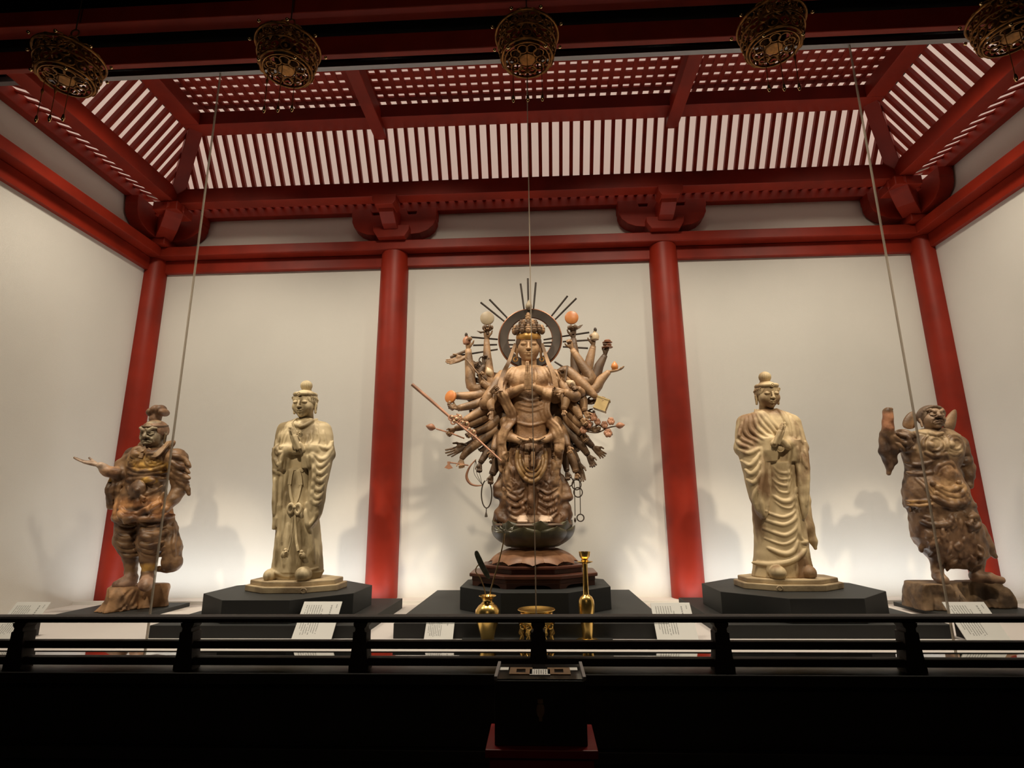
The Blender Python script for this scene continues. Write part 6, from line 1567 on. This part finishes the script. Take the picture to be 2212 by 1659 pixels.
# ------------------------------------------------------------------ gilt openwork lanterns hanging before the front beam
def lantern():
    root = empty('hanging_lantern', (0, -2.66, 3.56))
    G, B = M['oldgold'], M['brightgold']
    lr = MB().torus((0, 0, -.10), .150, .008, 'z', 40, 8); lr.torus((0, 0, -.115), .135, .005, 'z', 40, 6); lr.build('lower_rim', G, root, smooth=True)
    MB().torus((0, 0, .055), .190, .008, 'z', 44, 8).build('eave_ring', G, root, smooth=True)
    MB().torus((0, 0, -.02), .176, .005, 'z', 44, 6).build('middle_ring', G, root, smooth=True)
    # floral scroll panels round the body
    for i in range(16):
        a = 2*PI*i/16; mb = MB()
        for k, (z, R_, r_) in enumerate(((-.070, .030, .0045), (-.015, .034, .0045), (.028, .024, .004))):
            rad = .158+.10*(z+.10); t = MB().torus((0, 0, 0), R_, r_, 'y', 16, 6)
            aa = a+(PI/16 if k % 2 else 0); ca, sa = math.cos(aa), math.sin(aa)
            mb.add([(v[0]*(-sa)+(rad+v[1])*ca, v[0]*ca+(rad+v[1])*sa, z+v[2]) for v in t.v], t.f)
            mb.ball((rad*ca, rad*sa, z), .011, 8)
        mb.build('scroll', G, root, smooth=True)
    # openwork roof
    for i in range(12):
        a = 2*PI*i/12; c, s_ = math.cos(a), math.sin(a)
        MB().tube(spline([(.195*c, .195*s_, .055), (.14*c, .14*s_, .105), (.07*c, .07*s_, .135), (.02*c, .02*s_, .175)], n=12), .005, 6).build('roof_rib', G, root, smooth=True)
        t = MB().torus((0, 0, 0), .024, .004, 'z', 14, 6); t.v = [(v[0]+.135*math.cos(a+.26), v[1]+.135*math.sin(a+.26), v[2]+.105) for v in t.v]; t.build('roof_scroll', G, root, smooth=True)
    # floor plate seen from below: pierced disc with a candle dish
    for i in range(10):
        a = 2*PI*i/10; t = MB().torus((.085*math.cos(a), .085*math.sin(a), -.108), .030, .0045, 'z', 16, 6); t.build('floor_scroll', G, root, smooth=True)
    MB().lathe([(.002, -.112), (.045, -.112), (.058, -.100), (.054, -.096), (.02, -.10)], 24).build('dish', G, root, smooth=True)
    MB().lathe([(.050, -.10), (.072, -.06), (.080, .0), (.060, .05), (.01, .06)], 24).build('inner_drum', mat('dark_gilt', (.10, .045, .012), .5, metal=.6, var=.5, vscale=20), root, smooth=True)
    MB().lathe([(.012, .165), (.022, .19), (.012, .215), (.004, .225)], 14).build('finial', G, root, smooth=True)
    MB().torus((0, 0, .25), .026, .005, 'y', 20, 6).build('hanging_ring', G, root, smooth=True)
    MB().tube([(0, 0, .27), (0, 0, 1.335)], .004, 6).build('hanging_rod', M['halo'], root)
    for i in range(8):
        a = 2*PI*i/8+PI/8; MB().ball((.222*math.cos(a), .222*math.sin(a), .055), .011, 10).build('knob', B, root, smooth=True)
    for a in (-2.3, -.84): MB().ball((.165*math.cos(a), .165*math.sin(a), -.135), .011, 10).build('knob', B, root, smooth=True)
    for x in (-.085, 0.0, .085):
        ch = MB().tube([(x, -.05, -.115), (x, -.05, -.40)], .0022, 6); ch.lathe([(.001, -.25), (.006, -.24), (.008, -.22), (.002, -.205)], 10, c=(x, -.05, 0))
        c = ch.build('chain', G, root, smooth=True)
        MB().lathe([(.0005, 0), (.007, -.012), (.010, -.035), (.006, -.052), (.001, -.056)], 12, c=(x, -.05, -.395)).build('drop', B, c, smooth=True)
    return root
xs = [-2.86, -1.44, 0.054, 1.525, 2.89]
labs = ['openwork gilt lantern hanging above the guardian holding out an open palm', 'openwork gilt lantern hanging above the robed statue with sash bow', 'openwork gilt lantern hanging above the many-armed statue',
        'openwork gilt lantern hanging above the statue with draped skirt', 'openwork gilt lantern hanging above the guardian with raised arm']
lan0 = lantern()
for i, x in enumerate(xs):
    o = lan0 if i == 0 else copy_tree(lan0)
    o.location = (x, -2.66, 3.56); tag(o, labs[i], 'lantern', 'gilt lanterns hanging before the front beam')
ch_ = box('ceiling_hall', M['black'], -5, 5, -8.5, -2.40, 4.90, 4.95); tag(ch_, 'dark ceiling of the visitors hall', kind='structure')

# ------------------------------------------------------------------ offering box on a red stand
tb = at_root('offering_stand', (0.0655, -3.10, -0.75), 'vermilion lacquer stand under the black offering box', 'stand')
MB().box(-.205, .205, -.135, .125, .650, .678).build('top', M['redbox'], tb, bevel=.003)
MB().box(-.190, .190, -.120, .110, .575, .650).build('apron', M['redbox'], tb, bevel=.003)
for sx in (-1, 1):
    for sy in (-1, 1): MB().box(sx*.175-.018, sx*.175+.018, sy*.105-.005-.018, sy*.105-.005+.018, 0, .575).build('leg', M['redbox'], tb)
ob = at_root('offering_box', (0.0645, -3.09, -0.072), 'black offering box with brass slots and a white notice on top', 'box')
MB().box(-.172, .172, -.11, .11, 0, .222).build('body', M['black'], ob, bevel=.004)
MB().box(-.168, .168, -.106, .106, .222, .226).build('lid', M['lacquer'], ob)
for sx in (-1, 1): MB().box(sx*.168-.006, sx*.168+.006, -.11, .11, .222, .236).build('edge_strip', M['steel'], ob, bevel=.001)
bz = mat('dim_bronze', (.30, .19, .11), .45, metal=.4, var=.3, vscale=30)
for sx in (-1, 1):
    x = sx*.075
    pl = MB(); pl.box(x-.045, x+.045, -.05, -.028, .226, .229); pl.box(x-.045, x+.045, .022, .044, .226, .229); pl.box(x-.045, x-.018, -.028, .022, .226, .229); pl.box(x+.018, x+.045, -.028, .022, .226, .229)
    p_ = pl.build('slot_plate', bz, ob)
nt_ = MB().box(-.040, .040, -.06, .02, .227, .229).build('notice', M['card'], ob)
tt = MB(); rr = random.Random(8)
for c in range(8):
    x = -.033+c*.009; y = .012
    while y > -.05:
        if rr.random() > .12: tt.box(x, x+.0035, y-.004, y-.0008, .2291, .2294)
        y -= .0055
tag(tt.build('notice_text', M['ink'], nt_), kind='stuff')
for x in (-.148, .128): MB().box(x-.012, x+.022, .01, .05, .226, .228).build('small_slip', M['card'], ob)
lk = MB().lathe([(.001, -.006), (.016, -.005), (.018, 0), (.001, .001)], 16); lk.v = [(v[0]*.9, -.111+v[2]*.5, .120+v[1]*1.5) for v in lk.v]
lk.box(-.010, .010, -.118, -.110, .145, .158); lk.box(-.006, .006, -.118, -.110, .085, .10); lk.build('lock', bz, ob, smooth=False)
